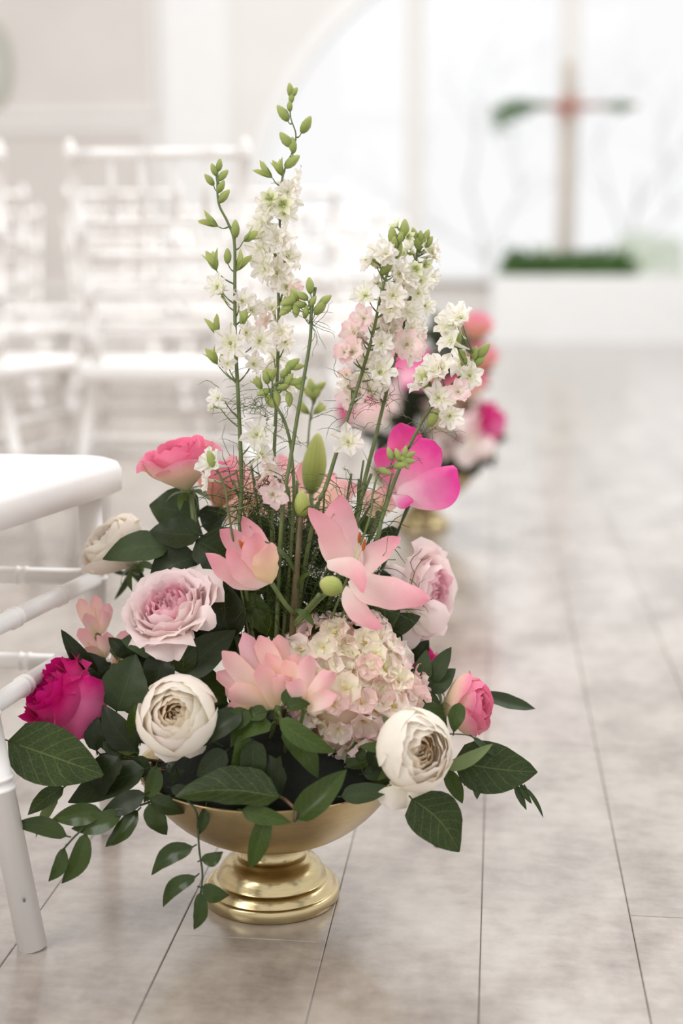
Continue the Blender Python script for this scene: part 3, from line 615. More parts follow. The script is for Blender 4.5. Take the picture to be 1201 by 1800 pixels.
for k in range(1500):
    c, r = rr.choice(lobes); dv = V((rr.gauss(0, 1), rr.gauss(0, 1), rr.gauss(0, 1))).normalized()
    if dv.dot(CF) > .25: continue
    p = c+dv*r*rr.uniform(.94, 1.04)
    if any((p-c2).length < r2*.86 for c2, r2 in lobes): continue
    if any((p-q).length < .0118 for q in pts): continue
    pts.append(p); dv = (dv+V((rr.uniform(-.6, .6), rr.uniform(-.6, .6), rr.uniform(-.6, .6)))-CF*.2).normalized()
    tn = rr.choice([(1, 1, 1), (1, .90, .93), (.99, 1.0, .92), (1, .95, .96), (1, .84, .88), (.98, 1.0, .9)])
    fl = inst(rr.choice(hm), 'floret', hy, p, frame(dv, rr.uniform(0, 6)), rr.uniform(.85, 1.15), tn)
    ce = bpy.data.objects.new('centre', cenm); COL.objects.link(ce); ce.parent = fl
m = MB()
for c, r in lobes: m.ell(c, (r*.82,)*3, V((0, 0, 1)), 14, 8)
m.build('flower_core', pbr('hydrangea_core', (236, 214, 190), .8, var=.1, vscale=60), hy); stem_to(hy, at(610, 1290, 1.46), r=.004)
# ---- alstroemeria
def alst(label, blooms, d, stem=True):
    t = thing('alstroemeria', label, 'alstroemeria', at(blooms[0][0][0], blooms[0][0][1], d))
    for (b, tips, wd) in blooms:
        for i, (tp, dd) in enumerate(tips):
            m = MB(); blade(m, at(*b, d), at(*tp, d+dd), wd*.95/F*d, ax(U(-.3, .3), U(0, .4), 1), 'star', cup=U(.4, .8)*(-1 if i % 3 else 1), curl=.06, arc=U(-.06, .06), wave=.03, nu=6, nv=9); m.build('petal', M['alst'], t, color=(1, U(.88, 1), U(.9, 1)))
        e = at(*b, d); MB().ell(e, (.004, .004, .006), ax(0, 1, 0), 8, 5).build('ovary', M['stem'], t)
        m = MB()
        for k in range(4): q = V(tips[0][0]+(0,)); m.tube([e, e.lerp(at(tips[k % len(tips)][0][0], tips[k % len(tips)][0][1], d-.005), .62)+CU*U(-.002, .004)], .0004, 4)
        m.build('stamens', M['gold_nectar'], t)
    if stem: stem_to(t, at(*blooms[0][0], d), r=.002, mat='stem')
    return t
al1 = alst('pink alstroemeria cluster just left of the hydrangea', [((488, 1245), [((392, 1145), -.01), ((430, 1112), 0), ((405, 1215), -.03), ((455, 1170), -.03), ((480, 1130), .01), ((500, 1190), -.03)], 44),
    ((505, 1218), [((455, 1118), .0), ((490, 1115), .01), ((520, 1150), .0), ((470, 1150), -.02)], 44), ((455, 1250), [((380, 1180), .02), ((395, 1205), .01), ((400, 1240), .0)], 34)], 1.39)
al2 = alst('alstroemeria bloom with green tipped petals over the left of the hydrangea', [((536, 1243), [((500, 1160), .0), ((545, 1155), -.02), ((582, 1185), -.03), ((588, 1222), -.03), ((515, 1200), -.03)], 38)], 1.37)
al3 = alst('two small pink alstroemeria blooms near the chair, above the magenta rose', [((172, 1118), [((140, 1052), 0), ((165, 1045), .01), ((192, 1060), .01), ((150, 1080), -.02), ((180, 1075), -.02)], 28),
    ((180, 1160), [((138, 1105), 0), ((160, 1098), .01), ((188, 1110), .01), ((150, 1140), -.02), ((175, 1120), -.02)], 30), ((200, 1175), [((225, 1105), .03), ((240, 1130), .03), ((215, 1150), .0)], 28)], 1.50)
al4 = alst('faded pink alstroemeria low between the lily stems and the hydrangea', [((430, 1030), [((400, 985), .02), ((440, 990), .02), ((385, 1010), .02)], 26)], 1.52)
al5 = alst('pale pink petals tucked below the hot pink rose at upper right', [((665, 905), [((645, 862), 0), ((680, 855), 0), ((700, 870), .01), ((640, 885), -.01)], 36)], 1.50)
# alstroemeria leaves
def sprig(name, label, leaves, path=None, mat='leaf_mid', d=1.45, stem='stem_brown', r=.0016, shape='ovate', cat='foliage', toc=True):
    t = thing(name, label, cat, at(leaves[0][0][0], leaves[0][0][1], d))
    for L in leaves:
        a, b, wd = L[:3]; k = dict(L[3]) if len(L) > 3 else {}
        mt = k.pop('mat', mat); d0 = k.pop('d', d); dd = k.pop('dd', 0); nn = k.pop('n', None) or ax(U(-.35, .35), U(.1, .6), U(.7, 1)); sh = k.pop('shape', shape)
        kk = dict(fold=U(.1, .34), curl=U(.02, .2), wave=.03, bend=U(.0, .08), arc=U(-.06, .06), twist=U(-.35, .35)); kk.update(k)
        m = MB(); p0, p1 = at(*a, d0), at(*b, d0+dd); blade(m, p0, p1, wd/F*d0, nn, sh, nu=6, nv=10, **kk)
        q = (p1-p0).normalized(); m.tube([p0-q*.004, p0, p0+q*.012], [.0007, .0008, .0004], 4, False)
        g = U(.62, .98); m.build('leaf', M[mt], t, color=(g, g, g))
    if path:
        P = [at(*p[:2], p[2] if len(p) > 2 else d) for p in path]
        if toc: P = [CEN+(P[0]-CEN)*.25] + P
        MB().tube(smooth_path(P, 5), r, 6).build('stem', M[stem], t)
    return t
sprig('salal_branch', 'broad dark leaves on a brown twig at the far left, under the magenta rose', [
    ((14, 1302), (182, 1362), 112, dict(n=ax(.1, .25, 1), arc=-.0, fold=.1, d=1.39)), ((255, 1352), (112, 1404), 66, dict(mat='leaf_dark', n=ax(0, .5, .8), d=1.42)), ((112, 1384), (44, 1432), 34, dict(d=1.41)), ((102, 1400), (58, 1472), 22, dict(mat='leaf_pale', d=1.42)),
    ((210, 1330), (170, 1405), 60, dict(mat='leaf_dark', arc=.12)), ((95, 1300), (78, 1268), 20, {})], [(330, 1350, 1.44), (240, 1357, 1.43), (165, 1366, 1.41), (80, 1374, 1.40)], 'leaf_big', 1.41, r=.0022)
sprig('ruscus_sprig', 'glossy narrow leaved sprig trailing low to the left over the rim', [
    ((180, 1427), (88, 1440), 44, {}), ((118, 1470), (20, 1450), 38, dict(arc=.08)), ((216, 1428), (120, 1456), 42, dict(arc=-.08)), ((243, 1424), (180, 1488), 40, dict(arc=-.1)), ((152, 1464), (106, 1557), 40, dict(arc=-.1)),
    ((114, 1490), (84, 1550), 30, dict(arc=-.12)), ((256, 1395), (172, 1428), 44, dict(mat='leaf_dark')), ((275, 1345), (252, 1412), 34, dict(arc=-.1)), ((262, 1404), (338, 1422), 38, dict(mat='leaf_dark', arc=.08)), ((262, 1412), (290, 1472), 44, {})],
    [(330, 1395, 1.42), (290, 1400, 1.40), (245, 1416, 1.38), (180, 1430, 1.38), (138, 1464, 1.38), (112, 1492, 1.38)], 'leaf_ruscus', 1.38, 'stem_dark', .0011, 'ruscus')
sprig('ruscus_sprig', 'thin sprig hanging straight down in front of the gold foot at left', [
    ((340, 1488), (262, 1538), 40, dict(arc=.1)), ((354, 1512), (392, 1497), 28, dict(arc=.15)), ((345, 1540), (282, 1596), 32, dict(arc=.12)), ((354, 1560), (404, 1572), 36, dict(arc=.15)), ((353, 1568), (336, 1637), 32, dict(arc=-.15)), ((362, 1418), (348, 1470), 24, {}), ((300, 1385), (350, 1402), 26, dict(mat='leaf_dark'))],
    [(335, 1395, 1.38), (346, 1430, 1.36), (350, 1490, 1.36), (356, 1535, 1.36), (353, 1570, 1.36)], 'leaf_ruscus', 1.36, 'stem_dark', .0011, 'ruscus')
sprig('salal_leaf_cluster', 'large dark folded leaf lying over the front rim of the gold bowl', [
    ((492, 1402), (306, 1386), 92, dict(n=ax(0, .75, .6), d=1.33, fold=.35, arc=.05)), ((495, 1400), (395, 1322), 92, dict(mat='leaf_dark', d=1.36)), ((425, 1424), (512, 1446), 34, dict(mat='leaf_mid', d=1.32)), ((470, 1428), (440, 1527), 40, dict(mat='leaf_mid', d=1.32, shape='lance', twist=.4)),
    ((522, 1440), (604, 1350), 56, dict(mat='leaf_mid', d=1.33, fold=.5, n=ax(-.5, .1, .9), arc=.06)), ((515, 1442), (560, 1398), 30, dict(mat='leaf_pale', d=1.335)), ((600, 1400), (690, 1385), 40, dict(mat='leaf_grey', d=1.37)), ((470, 1400), (492, 1330), 40, dict(mat='leaf_mid', d=1.37))],
    [(470, 1385, 1.39), (500, 1405, 1.34), (520, 1425, 1.33), (518, 1442, 1.33)], 'leaf_big', 1.34)
sprig('alstroemeria_foliage', 'bright green pointed leaves below the alstroemeria, over the bowl', [
    ((490, 1264), (592, 1322), 40, dict(arc=.08, d=1.34)), ((498, 1278), (562, 1368), 48, dict(arc=-.03)), ((478, 1272), (402, 1312), 52, dict(arc=.2)), ((438, 1248), (402, 1290), 40, dict(arc=.1)), ((432, 1288), (406, 1378), 42, dict(arc=-.08)), ((425, 1250), (352, 1312), 48, dict(mat='leaf_dark')),
    ((445, 1300), (450, 1390), 50, dict(mat='leaf_dark')), ((500, 1240), (528, 1200), 36, dict(d=1.36)), ((505, 1245), (545, 1235), 26, {}), ((398, 1320), (345, 1365), 44, dict(mat='leaf_dark')), ((470, 1250), (430, 1262), 30, {})],
    [(500, 1330, 1.42), (500, 1290, 1.38), (490, 1250, 1.37)], 'leaf_mid', 1.355, 'stem')
sprig('rose_foliage', 'toothed grey-green leaves below the candy pink rose at upper left', [
    ((352, 905), (262, 888), 92, dict(mat='leaf_grey', d=1.53)), ((352, 940), (262, 928), 66, dict(mat='leaf_dark', n=ax(0, .5, .8))), ((298, 962), (177, 976), 60, dict(n=ax(0, .4, .9), arc=.05)), ((348, 978), (258, 1022), 74, dict(mat='leaf_dark')), ((345, 950), (425, 1012), 104, dict(mat='leaf_dark', d=1.48)), ((355, 925), (400, 900), 60, dict(mat='leaf_dark', d=1.53)),
    ((240, 1008), (183, 993), 9, dict(d=1.62, arc=-.12)), ((232, 1005), (200, 1055), 12, dict(d=1.62)), ((225, 1000), (262, 1040), 12, dict(d=1.62))], [(385, 1010, 1.5), (350, 960, 1.49), (335, 870, 1.50)], 'leaf_grey', 1.48, 'stem', .0028)
sprig('salal_branch', 'dark oval leaves between the blush rose and the cream rose', [
    ((322, 1186), (326, 1104), 48, dict(mat='leaf_big', n=ax(.2, .2, 1))), ((322, 1186), (412, 1108), 66, dict(n=ax(.1, .2, 1))), ((340, 1176), (398, 1240), 62, dict(mat='leaf_mid', d=1.44)), ((405, 1126), (370, 1010), 86, dict(d=1.44, n=ax(-.2, .1, 1))), ((432, 1042), (484, 1122), 46, dict(mat='leaf_mid', d=1.45)),
    ((295, 1152), (214, 1118), 60, dict(mat='leaf_grey', d=1.46)), ((205, 1250), (238, 1150), 92, dict(mat='leaf_grey', d=1.44)), ((170, 1192), (107, 1106), 34, dict(d=1.47, fold=.4)), ((178, 1200), (150, 1145), 50, dict(mat='leaf_dark', d=1.47)), ((228, 1155), (190, 1120), 30, dict(d=1.48)), ((275, 1180), (238, 1212), 40, dict(mat='leaf_mid', d=1.44)), ((290, 1150), (270, 1215), 60, {})],
    [(318, 1240, 1.45), (320, 1190, 1.43)], 'leaf_dark', 1.42)
sprig('salal_branch', 'shadowed leaves between the magenta rose and the cream rose', [
    ((240, 1320), (180, 1240), 54, dict(mat='leaf_dark')), ((170, 1320), (158, 1245), 36, {}), ((245, 1300), (236, 1236), 36, dict(mat='leaf_mid')), ((238, 1322), (192, 1300), 26, dict(mat='leaf_mid')), ((180, 1300), (240, 1318), 40, {}), ((265, 1350), (215, 1345), 40, {}), ((175, 1325), (225, 1380), 34, {}), ((300, 1350), (330, 1385), 34, dict(mat='leaf_mid')), ((290, 1350), (380, 1350), 40, {}), ((250, 1250), (200, 1210), 50, dict(d=1.47))],
    [(300, 1340, 1.46), (220, 1330, 1.44)], 'leaf_dark', 1.43)
sprig('salal_branch', 'big veined oval leaves jutting out at the far right', [
    ((798, 1338), (946, 1357), 96, dict(n=ax(.1, .2, 1), d=1.40, fold=.06, arc=.03)), ((724, 1404), (808, 1498), 96, dict(n=ax(.2, .1, 1), d=1.36, fold=.08, arc=-.08)), ((784, 1352), (866, 1306), 26, dict(mat='leaf_pale', d=1.38)), ((786, 1352), (813, 1413), 30, dict(mat='leaf_mid', d=1.42)), ((748, 1236), (786, 1290), 44, dict(mat='leaf_mid', d=1.42, n=ax(0, .3, 1)))],
    [(700, 1350, 1.45), (770, 1345, 1.42), (800, 1340, 1.40)], 'leaf_big', 1.40)
sprig('olive_sprig', 'slim upright grey-green leaves beside the pink rose at right', [
    ((762, 1200), (793, 1137), 34, {}), ((740, 1205), (750, 1142), 34, {}), ((755, 1215), (800, 1174), 40, {}), ((735, 1230), (748, 1195), 30, {}), ((850, 1222), (943, 1244), 30, dict(d=1.50, arc=.06)), ((755, 1240), (740, 1212), 26, {}), ((770, 1250), (752, 1205), 22, {})],
    [(720, 1290, 1.48), (750, 1225, 1.46)], 'leaf_grey', 1.45, 'stem')
sprig('olive_sprig', 'thin wispy leaves and spoon shaped leaf at the lower right', [
    ((798, 1286), (808, 1236), 30, dict(mat='leaf_mid', d=1.38, shape='round')), ((835, 1370), (842, 1406), 20, {}), ((822, 1362), (817, 1378), 8, {}), ((905, 1378), (928, 1424), 15, {}), ((915, 1378), (936, 1414), 12, {}), ((925, 1385), (956, 1440), 8, {}), ((832, 1296), (878, 1330), 14, dict(d=1.39)), ((828, 1368), (828, 1382), 6, {})],
    [(740, 1290, 1.45), (790, 1290, 1.40), (835, 1297, 1.40), (880, 1340, 1.43), (925, 1388, 1.45)], 'leaf_grey', 1.45, 'stem_dark', .0007)
sprig('lily_foliage', 'dark leaves behind the open lily, above the hydrangea', [
    ((650, 1110), (705, 1050), 70, dict(mat='leaf_grey', d=1.48)), ((690, 1150), (660, 1090), 60, dict(d=1.50)), ((720, 1155), (700, 1100), 40, dict(d=1.52)), ((540, 1110), (575, 1040), 40, dict(d=1.5)), ((600, 1100), (640, 1060), 60, dict(d=1.5)), ((470, 1110), (440, 1060), 60, dict(d=1.5)), ((560, 1000), (600, 940), 30, dict(d=1.5)), ((500, 1100), (470, 1000), 50, dict(d=1.52)), ((700, 930), (650, 960), 30, dict(d=1.55)), ((640, 940), (668, 890), 34, dict(mat='leaf_mid', d=1.52)), ((490, 900), (455, 850), 36, dict(d=1.58)), ((470, 960), (440, 900), 40, dict(d=1.58))],
    [(560, 1180, 1.5), (600, 1100, 1.5)], 'leaf_dark', 1.5)
# filler greenery
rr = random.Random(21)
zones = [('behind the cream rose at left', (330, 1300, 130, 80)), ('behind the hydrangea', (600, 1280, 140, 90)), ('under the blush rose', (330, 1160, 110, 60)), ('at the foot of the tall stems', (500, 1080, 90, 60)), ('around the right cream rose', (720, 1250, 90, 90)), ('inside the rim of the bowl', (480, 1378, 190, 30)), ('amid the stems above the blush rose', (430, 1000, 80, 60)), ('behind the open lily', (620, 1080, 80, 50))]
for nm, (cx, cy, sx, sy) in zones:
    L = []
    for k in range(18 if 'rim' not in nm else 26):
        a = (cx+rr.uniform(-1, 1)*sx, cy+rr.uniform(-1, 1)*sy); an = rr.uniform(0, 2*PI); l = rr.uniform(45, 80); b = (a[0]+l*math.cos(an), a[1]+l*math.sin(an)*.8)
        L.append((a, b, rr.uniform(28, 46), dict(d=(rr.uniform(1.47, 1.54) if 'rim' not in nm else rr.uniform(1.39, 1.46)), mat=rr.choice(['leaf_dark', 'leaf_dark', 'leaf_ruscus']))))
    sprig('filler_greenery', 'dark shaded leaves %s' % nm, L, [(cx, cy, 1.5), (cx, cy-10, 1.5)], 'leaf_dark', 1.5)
# ---- larkspur
lf = [floret_mesh('floret', M['white_pink'], .0155, 6, 'pointed', .66, .35, .5, spur=True, seed=s) for s in range(11, 14)]
lp = [floret_mesh('floret', M['larkpink'], .0150, 6, 'pointed', .72, .35, .5, spur=True, seed=s) for s in range(14, 16)]
lg = [floret_mesh('floret', M['greenish'], .0115, 5, 'lance', .6, .3, .9, spur=True, seed=s) for s in range(17, 19)]
ce2 = MB().ell(V((0, 0, .0012)), (.0014, .0014, .0022), V((0, 0, 1)), 6, 4).mesh('centre', M['bud'])
bm_ = MB().ell(V((0, 0, .006)), (.0034, .0034, .0068), V((0, 0, 1)), 9, 6, .12, .35).mesh('bud', M['bud'])
mb = MB()
for i in range(4):
    a = i*PI/2; d = V((math.cos(a)*.45, math.sin(a)*.45, 1)).normalized(); blade(mb, V((0, 0, 0)), d*.014, .006, V((math.cos(a), math.sin(a), -.3)), 'lance', cup=-.4, nu=4, nv=5)
ob_ = mb.mesh('bud', M['bud'])
def wisp(m, p, n, L, r, rg, up=.2, th=.00033):
    for i in range(int(n*(.55 if th < .0004 else 1.6))+1):
        d = V((rg.uniform(-1, 1), rg.uniform(-.7, .7), rg.uniform(-.5, .8)+up)).normalized(); q = p+V((rg.gauss(0, r), rg.gauss(0, r*.5), rg.gauss(0, r))); pts = [q]; dd = d
        for k in range(5):
            dd = (dd+V((rg.uniform(-.5, .5), rg.uniform(-.4, .4), rg.uniform(-.5, .25)))).normalized(); q = q+dd*L/5; pts.append(q)
        m.tube(pts, [th*1.2, th, th, th, th*.8, th*.4], 3, False)
def stalk(label, path, d, fl=(), buds=(), wisps=(), r=(.0026, .001), seed=0, auto=None, name='larkspur'):
    rg = random.Random(seed); P = [at(*p[:2], p[2] if len(p) > 2 else d) for p in path]
    t = thing(name, label, 'larkspur', P[0]); S = smooth_path([CEN.lerp(P[0], .3)]+P, 8); k = len(S)
    m = MB().tube(S, [r[0]+(r[1]-r[0])*i/(k-1) for i in range(k)], 7); ped = MB()
    def attach(p):
        j = min(range(k), key=lambda i: (S[i]-p).length); j = max(0, j-2); q = S[j]
        ped.tube(smooth_path([q, q.lerp(p, .55)+V((0, 0, -.002)), p], 3), [.0009]*3+[.0006]*4 if len(smooth_path([q, p, p], 3)) == 7 else .0007, 5)
    fl = list(fl)
    if auto:
        for (t0, t1, n, amp, kinds, sz) in auto:
            for i in range(n):
                f = t0+(t1-t0)*(i+rg.uniform(.2, .8))/n; q = S[int(f*(k-1))]; a = rg.uniform(0, 2*PI)
                p = q+(CR*math.cos(a)*amp*rg.uniform(.5, 1)+V((0, 1, 0))*math.sin(a)*amp*.8)+V((0, 0, rg.uniform(-.003, .006))); fl.append((p, rg.choice(kinds), rg.uniform(*sz)))
    for p, kd, s in fl:
        if not isinstance(p, V): p = at(p[0], p[1], d+rg.uniform(-.02, .01))
        j = min(range(k), key=lambda i: (S[i]-p).length); out = (p-S[j]); out = out.normalized() if out.length > .001 else CR
        if kd in 'wpg':
            fz = (out*.6-CF*rg.uniform(.2, 1)+V((rg.uniform(-.4, .4), 0, rg.uniform(-.3, .5)))).normalized(); attach(p-fz*.006)
            o = inst(rg.choice({'w': lf, 'p': lp, 'g': lg}[kd]), 'floret', t, p, frame(fz, rg.uniform(0, 6)), s, (1, rg.uniform(.97, 1), rg.uniform(.97, 1)))
            c = bpy.data.objects.new('centre', ce2); COL.objects.link(c); c.parent = o
        else:
            up = (out*.7+V((0, 0, .8))).normalized(); attach(p); inst(bm_ if kd == 'b' else ob_, 'bud', t, p, frame(up, rg.uniform(0, 6)), s)
    for (x, y, an, s, kd) in buds:
        p = at(x, y, d); dv = ax(math.cos(math.radians(an)), math.sin(math.radians(an)), rg.uniform(-.1, .2)); pb = p-dv*.006*s; attach(pb)
        inst(bm_ if kd == 'b' else ob_, 'bud', t, pb, frame(dv, rg.uniform(0, 6)), s)
    ped.v and ped.build('pedicels', M['stem'], t); m.build('stem', M['stem'], t)
    if wisps:
        m = MB()
        for x, y, n, L, r_ in wisps: wisp(m, at(x, y, d), n, L, r_, rg)
        o = m.build('feathery_leaves', M['stem'], t); o['kind'] = 'stuff'
    return t
s1 = stalk('tall larkspur with green buds at its bent tip, leftmost of the tall stems', [(424, 960), (425, 850), (420, 720), (414, 600), (413, 500), (412, 425), (400, 390), (384, 355), (382, 300)], 1.44,
    [((405, 603), 'w', 1.35), ((432, 585), 'w', .9), ((390, 518), 'g', 1.1), ((440, 545), 'w', 1.1), ((385, 700), 'w', .9), ((378, 715), 'g', .9), ((425, 530), 'w', 1.0), ((383, 505), 'w', 1.0), ((455, 600), 'w', 1.1), ((450, 765), 'w', 1.35), ((445, 640), 'w', .9), ((400, 640), 'w', .7)],
    [(376, 298, 110, 1, 'b'), (385, 290, 80, 1, 'b'), (368, 316, 130, 1.1, 'b'), (393, 308, 50, 1.1, 'b'), (388, 328, 60, 1.1, 'b'), (394, 345, 50, 1.3, 'b'), (370, 390, 150, 1.6, 'o'), (414, 402, 90, 1.4, 'b'), (440, 416, 35, 1.5, 'o'), (375, 460, 110, 1.7, 'o'), (424, 462, 60, 1.7, 'o'), (400, 450, 90, 1.2, 'b'), (378, 575, 110, 1.7, 'o'), (375, 628, 120, 1.5, 'o'), (392, 630, 80, 1.3, 'b'), (428, 560, 75, 1.4, 'o')],
    [(428, 730, 20, .03, .012), (400, 690, 14, .035, .01), (425, 820, 20, .035, .012), (440, 660, 12, .03, .01)], seed=1)
s2 = stalk('tallest larkspur, slender with green buds at the very top and white florets below', [(478, 930), (482, 800), (487, 680), (490, 560), (489, 470), (492, 400), (492, 345), (500, 300), (516, 262), (520, 235), (511, 205), (512, 170)], 1.46,
    [((475, 350), 'g', 1.2), ((497, 358), 'g', 1.3), ((492, 425), 'w', 1.2), ((480, 440), 'w', .9), ((500, 460), 'w', 1.2), ((486, 480), 'w', 1.2)],
    [(510, 158, 95, 1.1, 'b'), (518, 162, 60, .9, 'b'), (513, 172, 80, .9, 'b'), (510, 186, 90, .9, 'b'), (497, 199, 125, 1.5, 'b'), (538, 219, 60, 1.5, 'b'), (503, 245, 130, 1.5, 'b'), (515, 255, 95, 1.3, 'b'), (514, 284, 40, 1.5, 'b'), (491, 296, 110, 1.4, 'o'), (467, 303, 140, 1.6, 'o'), (488, 445, 95, 1.5, 'o'), (470, 456, 165, 1.3, 'b'), (500, 500, 80, 1.4, 'b')],
    [(485, 720, 14, .03, .012), (480, 860, 18, .04, .015)], r=(.0022, .0005), seed=2, auto=[(.38, .62, 20, .017, 'www', (.9, 1.3)), (.25, .38, 9, .016, 'wpp', (.9, 1.2))])
s3 = stalk('slanting bare larkspur stem topped with dark green buds and a whorl of thread leaves', [(495, 920), (512, 800), (530, 690), (545, 600), (548, 545), (555, 505)], 1.42, [],
    [(545, 502, 95, 1.3, 'b'), (563, 540, 50, 1.4, 'b'), (572, 528, 40, 1.2, 'b'), (530, 520, 150, 1.2, 'b'), (518, 517, 120, 1.1, 'b'), (508, 530, 200, 1.4, 'b'), (503, 545, 220, 1.3, 'b'), (520, 545, 270, 1.2, 'b'), (515, 525, 90, 1.2, 'b'), (538, 548, 80, 1.0, 'b'), (550, 530, 60, 1.0, 'b'), (527, 535, 180, 1.1, 'b')],
    [(549, 572, 26, .035, .002), (518, 775, 16, .035, .004)], r=(.0024, .0014), seed=3)
s3b = stalk('drooping green larkspur tip with crowded buds, crossing the slanting stem', [(515, 920), (513, 800), (500, 740), (478, 700), (485, 675), (520, 670)], 1.43, [],
    [(520, 672, 0, 1.2, 'b'), (530, 668, 30, 1, 'b'), (527, 680, -30, 1, 'b'), (508, 668, 60, 1.2, 'b'), (508, 702, -85, 1.2, 'b'), (498, 680, 20, 1.1, 'b'), (515, 640, 40, 1.3, 'b'), (508, 645, 80, 1.1, 'b'), (523, 645, 10, 1.1, 'b'), (500, 655, 60, 1, 'b'), (468, 662, 100, 1.2, 'b'), (475, 705, -60, 1.2, 'b'), (463, 690, 200, 1.1, 'b'), (478, 660, 90, 1.2, 'o'), (487, 700, -80, 1.3, 'b'), (455, 675, 120, 1.2, 'o')],
    [(455, 725, 40, .02, .006), (470, 735, 30, .03, .006)], r=(.0018, .0014), seed=4)
s4 = stalk('short pale larkspur florets low among the stems beside the candy pink rose', [(405, 920), (396, 860), (380, 820)], 1.42, [((374, 815), 'w', 1.2), ((366, 845), 'w', .8), ((470, 830), 'p', 1.2), ((478, 870), 'p', 1.2), ((458, 800), 'w', 1.1)], [(372, 808, 110, 1.5, 'b')], [(420, 880, 20, .04, .012)], r=(.0012, .001), seed=6)
s5 = stalk('white and pink larkspur leaning right, fully flowered, middle of the arrangement', [(548, 930), (575, 850), (603, 760), (635, 660), (655, 590), (672, 510), (692, 450), (706, 405)], 1.44,
    [((625, 585), 'p', 1.3), ((620, 620), 'p', 1.3), ((606, 620), 'p', .9), ((625, 700), 'p', 1.4), ((612, 778), 'w', 1.3), ((640, 560), 'p', 1.1), ((610, 660), 'p', .7), ((668, 655), 'w', 1.3), ((690, 520), 'w', 1.1)],
    [(690, 415, 95, 1.5, 'b'), (712, 402, 90, 1.5, 'b'), (706, 415, 60, 1.2, 'b'), (678, 438, 120, 1.3, 'b'), (660, 460, 130, 1.4, 'o'), (700, 440, 70, 1.4, 'b'), (680, 470, 50, 1.5, 'b')],
    [(650, 700, 16, .03, .01), (600, 745, 16, .03, .01), (560, 870, 26, .035, .02), (615, 690, 14, .03, .01)], seed=7, auto=[(.60, .92, 22, .020, 'www', (.9, 1.25)), (.45, .62, 7, .02, 'wpp', (1.0, 1.3)), (.88, 1, 5, .008, 'gb', (.8, 1.1))])
s6 = stalk('white larkspur with crowded greenish florets at its tip, right of the leaning one', [(620, 940), (640, 850), (660, 770), (682, 680), (700, 610), (718, 540), (730, 470), (736, 420)], 1.46,
    [((715, 605), 'p', 1.3), ((735, 585), 'w', 1.0), ((665, 680), 'w', 1.2), ((690, 575), 'p', 1.0), ((730, 605), 'p', 1.0)],
    [(740, 418, 90, 1.2, 'b'), (750, 415, 70, 1.1, 'b'), (728, 412, 100, 1.1, 'b'), (745, 425, 50, 1.2, 'b'), (735, 428, 110, 1.2, 'b'), (755, 425, 60, 1, 'b')],
    [(680, 705, 30, .03, .003), (700, 650, 10, .03, .006), (630, 860, 24, .035, .02)], seed=8, auto=[(.68, .97, 24, .018, 'wwwg', (.8, 1.1)), (.58, .7, 2, .018, 'wp', (1.0, 1.2))])
s7 = stalk('arching larkspur reaching furthest right with cream florets and green tip', [(650, 980), (672, 910), (700, 830), (740, 745), (775, 695), (810, 660), (845, 620)], 1.43,
    [((800, 580), 'g', 1.5), ((800, 560), 'w', 1.2), ((795, 600), 'w', 1.2), ((815, 640), 'w', 1.3), ((760, 660), 'w', 1.4), ((745, 680), 'w', 1.2), ((775, 650), 'w', 1.3), ((825, 660), 'w', 1.1), ((785, 700), 'g', 1.5), ((810, 560), 'w', 1.0), ((785, 570), 'w', 1.0), ((770, 700), 'w', 1.2), ((790, 730), 'w', 1.1), ((750, 665), 'g', 1.3), ((805, 690), 'p', 1.0)],
    [(850, 617, 50, 1.5, 'b'), (835, 622, 80, 1.2, 'b'), (815, 628, 120, 1.4, 'b'), (843, 635, 40, 1.1, 'b'), (803, 590, 90, 1.9, 'b'), (743, 670, 160, 1.5, 'b'), (762, 735, 60, 1.5, 'b'), (828, 640, 60, 1.1, 'b')],
    [(760, 755, 16, .035, .006), (715, 800, 8, .02, .01), (650, 900, 24, .035, .02)], seed=9)
s8 = stalk('short green budded sprig in front of the hot pink rose', [(640, 940), (655, 870), (668, 830), (700, 815), (712, 800)], 1.41, [],
    [(712, 795, 80, 1.0, 'b'), (720, 800, 30, 1.0, 'b'), (708, 806, 150, 1.0, 'b'), (718, 810, 0, 1.0, 'b'), (700, 800, 110, 1.1, 'b'), (686, 798, 110, 1.1, 'b'), (704, 818, 10, 1.2, 'b'), (676, 828, -20, 1.1, 'b'), (713, 815, -60, 1.0, 'b')], [(680, 760, 4, .02, .01)], r=(.0013, .0009), seed=10)
s9 = stalk('blurred green larkspur tip behind the slanting stem', [(545, 930), (540, 830), (545, 740), (556, 690)], 1.62, [], [(548, 680, 100, 1.6, 'b'), (556, 690, 60, 1.6, 'b'), (545, 690, 140, 1.6, 'b'), (560, 720, 40, 1.4, 'o'), (535, 720, 140, 1.4, 'o'), (562, 680, 40, 1.4, 'b')], r=(.0018, .001), seed=12)
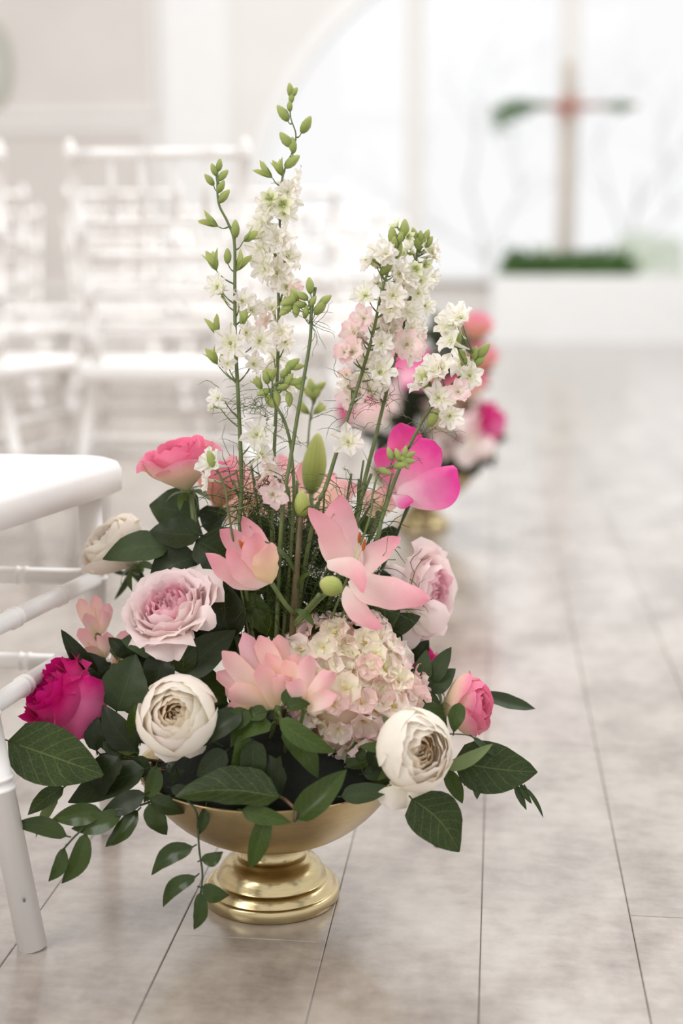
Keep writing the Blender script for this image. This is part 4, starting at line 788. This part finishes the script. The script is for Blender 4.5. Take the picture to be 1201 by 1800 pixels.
# extra bare stems and feathery foliage
fx = thing('feathery_foliage', 'mass of fine thread-like green leaves and thin stems at the foot of the larkspur', 'foliage', at(520, 1000, 1.46))
rg = random.Random(31); m = MB()
for x, y, n in ((450, 880, 40), (490, 900, 50), (520, 960, 80), (560, 980, 80), (500, 1010, 80), (600, 930, 40), (560, 1050, 80), (600, 1060, 70), (470, 960, 60), (660, 1040, 40), (470, 1060, 50), (640, 1080, 40), (530, 920, 40), (450, 930, 30)): wisp(m, at(x, y, rg.uniform(1.44, 1.52)), n, .04, .018, rg, .1, .00046)
o = m.build('thread_leaves', M['leaf_mid'], fx); o['kind'] = 'stuff'
for i in range(14):
    x0 = rg.uniform(410, 660); x1 = x0+(x0-520)*rg.uniform(.1, .5); m = MB(); m.tube(smooth_path([CEN, at(500+(x0-500)*.4, 1080, 1.48), at(x0, 940, 1.48), at(x1, rg.uniform(800, 880), 1.47)], 5), rg.uniform(.0009, .0018), 6); m.build('stem', M['stem'], fx)
# ---------------------------------------------------------------- second arrangement further down the aisle
D2 = 3.5; B2 = floor_at(742, 925)
dup(bowl, (B2.x, B2.y, 0), 'blurred gold pedestal bowl further down the aisle, holding the second arrangement')
off2 = V((B2.x, B2.y, 0))-O
dup(mo, V(mo['org'])+off2, 'dark mossy mound in the blurred second bowl')
for src, x, y, lb_ in ((r11, 722, 652, 'blurred hot pink rose at the left of the second arrangement'), (r1, 828, 690, 'blurred pink rose at the right of the second arrangement'), (r5, 866, 752, 'small blurred magenta rose at the right edge of the second arrangement'),
        (r10, 812, 745, 'blurred blush rose low at the right of the second arrangement'), (r2, 845, 640, 'blurred coral rose high on the right of the second arrangement'), (r4, 660, 715, 'blurred dusty pink rose low at the left of the second arrangement'),
        (r9, 608, 735, 'blurred dark pink rose at the far left of the second arrangement'), (r12, 770, 770, 'blurred pale rose at the lower centre of the second arrangement'), (r2, 836, 585, 'blurred peach rose topmost in the second arrangement')):
    dup(src, at(x, y+16, D2-.12), lb_, skip=('stem',)).scale = (1.35,)*3
dup(hy, at(790, 735, D2-.05), 'blurred pale pink hydrangea head in the second arrangement', skip=('stem',))
rr = random.Random(77)
for nm, (cx, cy, sx, sy) in (('at the left of the second arrangement', (690, 700, 50, 50)), ('low at the right of the second arrangement', (800, 800, 50, 22)), ('in the middle of the second arrangement', (745, 690, 50, 50)), ('spilling over the rim of the second bowl', (750, 795, 90, 25)), ('at the upper right of the second arrangement', (800, 640, 40, 60))):
    L = []
    for k in range(60):
        a = (cx+rr.uniform(-1, 1)*sx, cy+rr.uniform(-1, 1)*sy); an = rr.uniform(0, 2*PI); l = rr.uniform(32, 48); b = (a[0]+l*math.cos(an), a[1]+l*math.sin(an)*.8)
        L.append((a, b, rr.uniform(18, 28), dict(d=rr.uniform(D2-.09, D2+.05))))
    sprig('filler_greenery', 'blurred dark leaves %s' % nm, L, [(cx, cy, D2), (cx, cy-10, D2)], 'leaf_dark', D2, toc=False)
dup(s6, at(770, 800, D2), 'blurred greenish larkspur at the right of the second arrangement')
for px, py, sz, lb_ in ((770, 1486, .005, 'larger dark fallen leaf scrap on the floor to the right of the bowl'), (747, 1468, .003, 'tiny dark leaf crumb on the floor beyond the larger scrap')):
    p = floor_at(px, py); t = thing('leaf_scrap', lb_, 'debris', p); m = MB(); m.ell(p+V((0, 0, .0015)), (sz, sz*.7, .0015), V((0, 0, 1)), 9, 5); m.build('scrap', M['leaf_dark'], t)
orgclean()
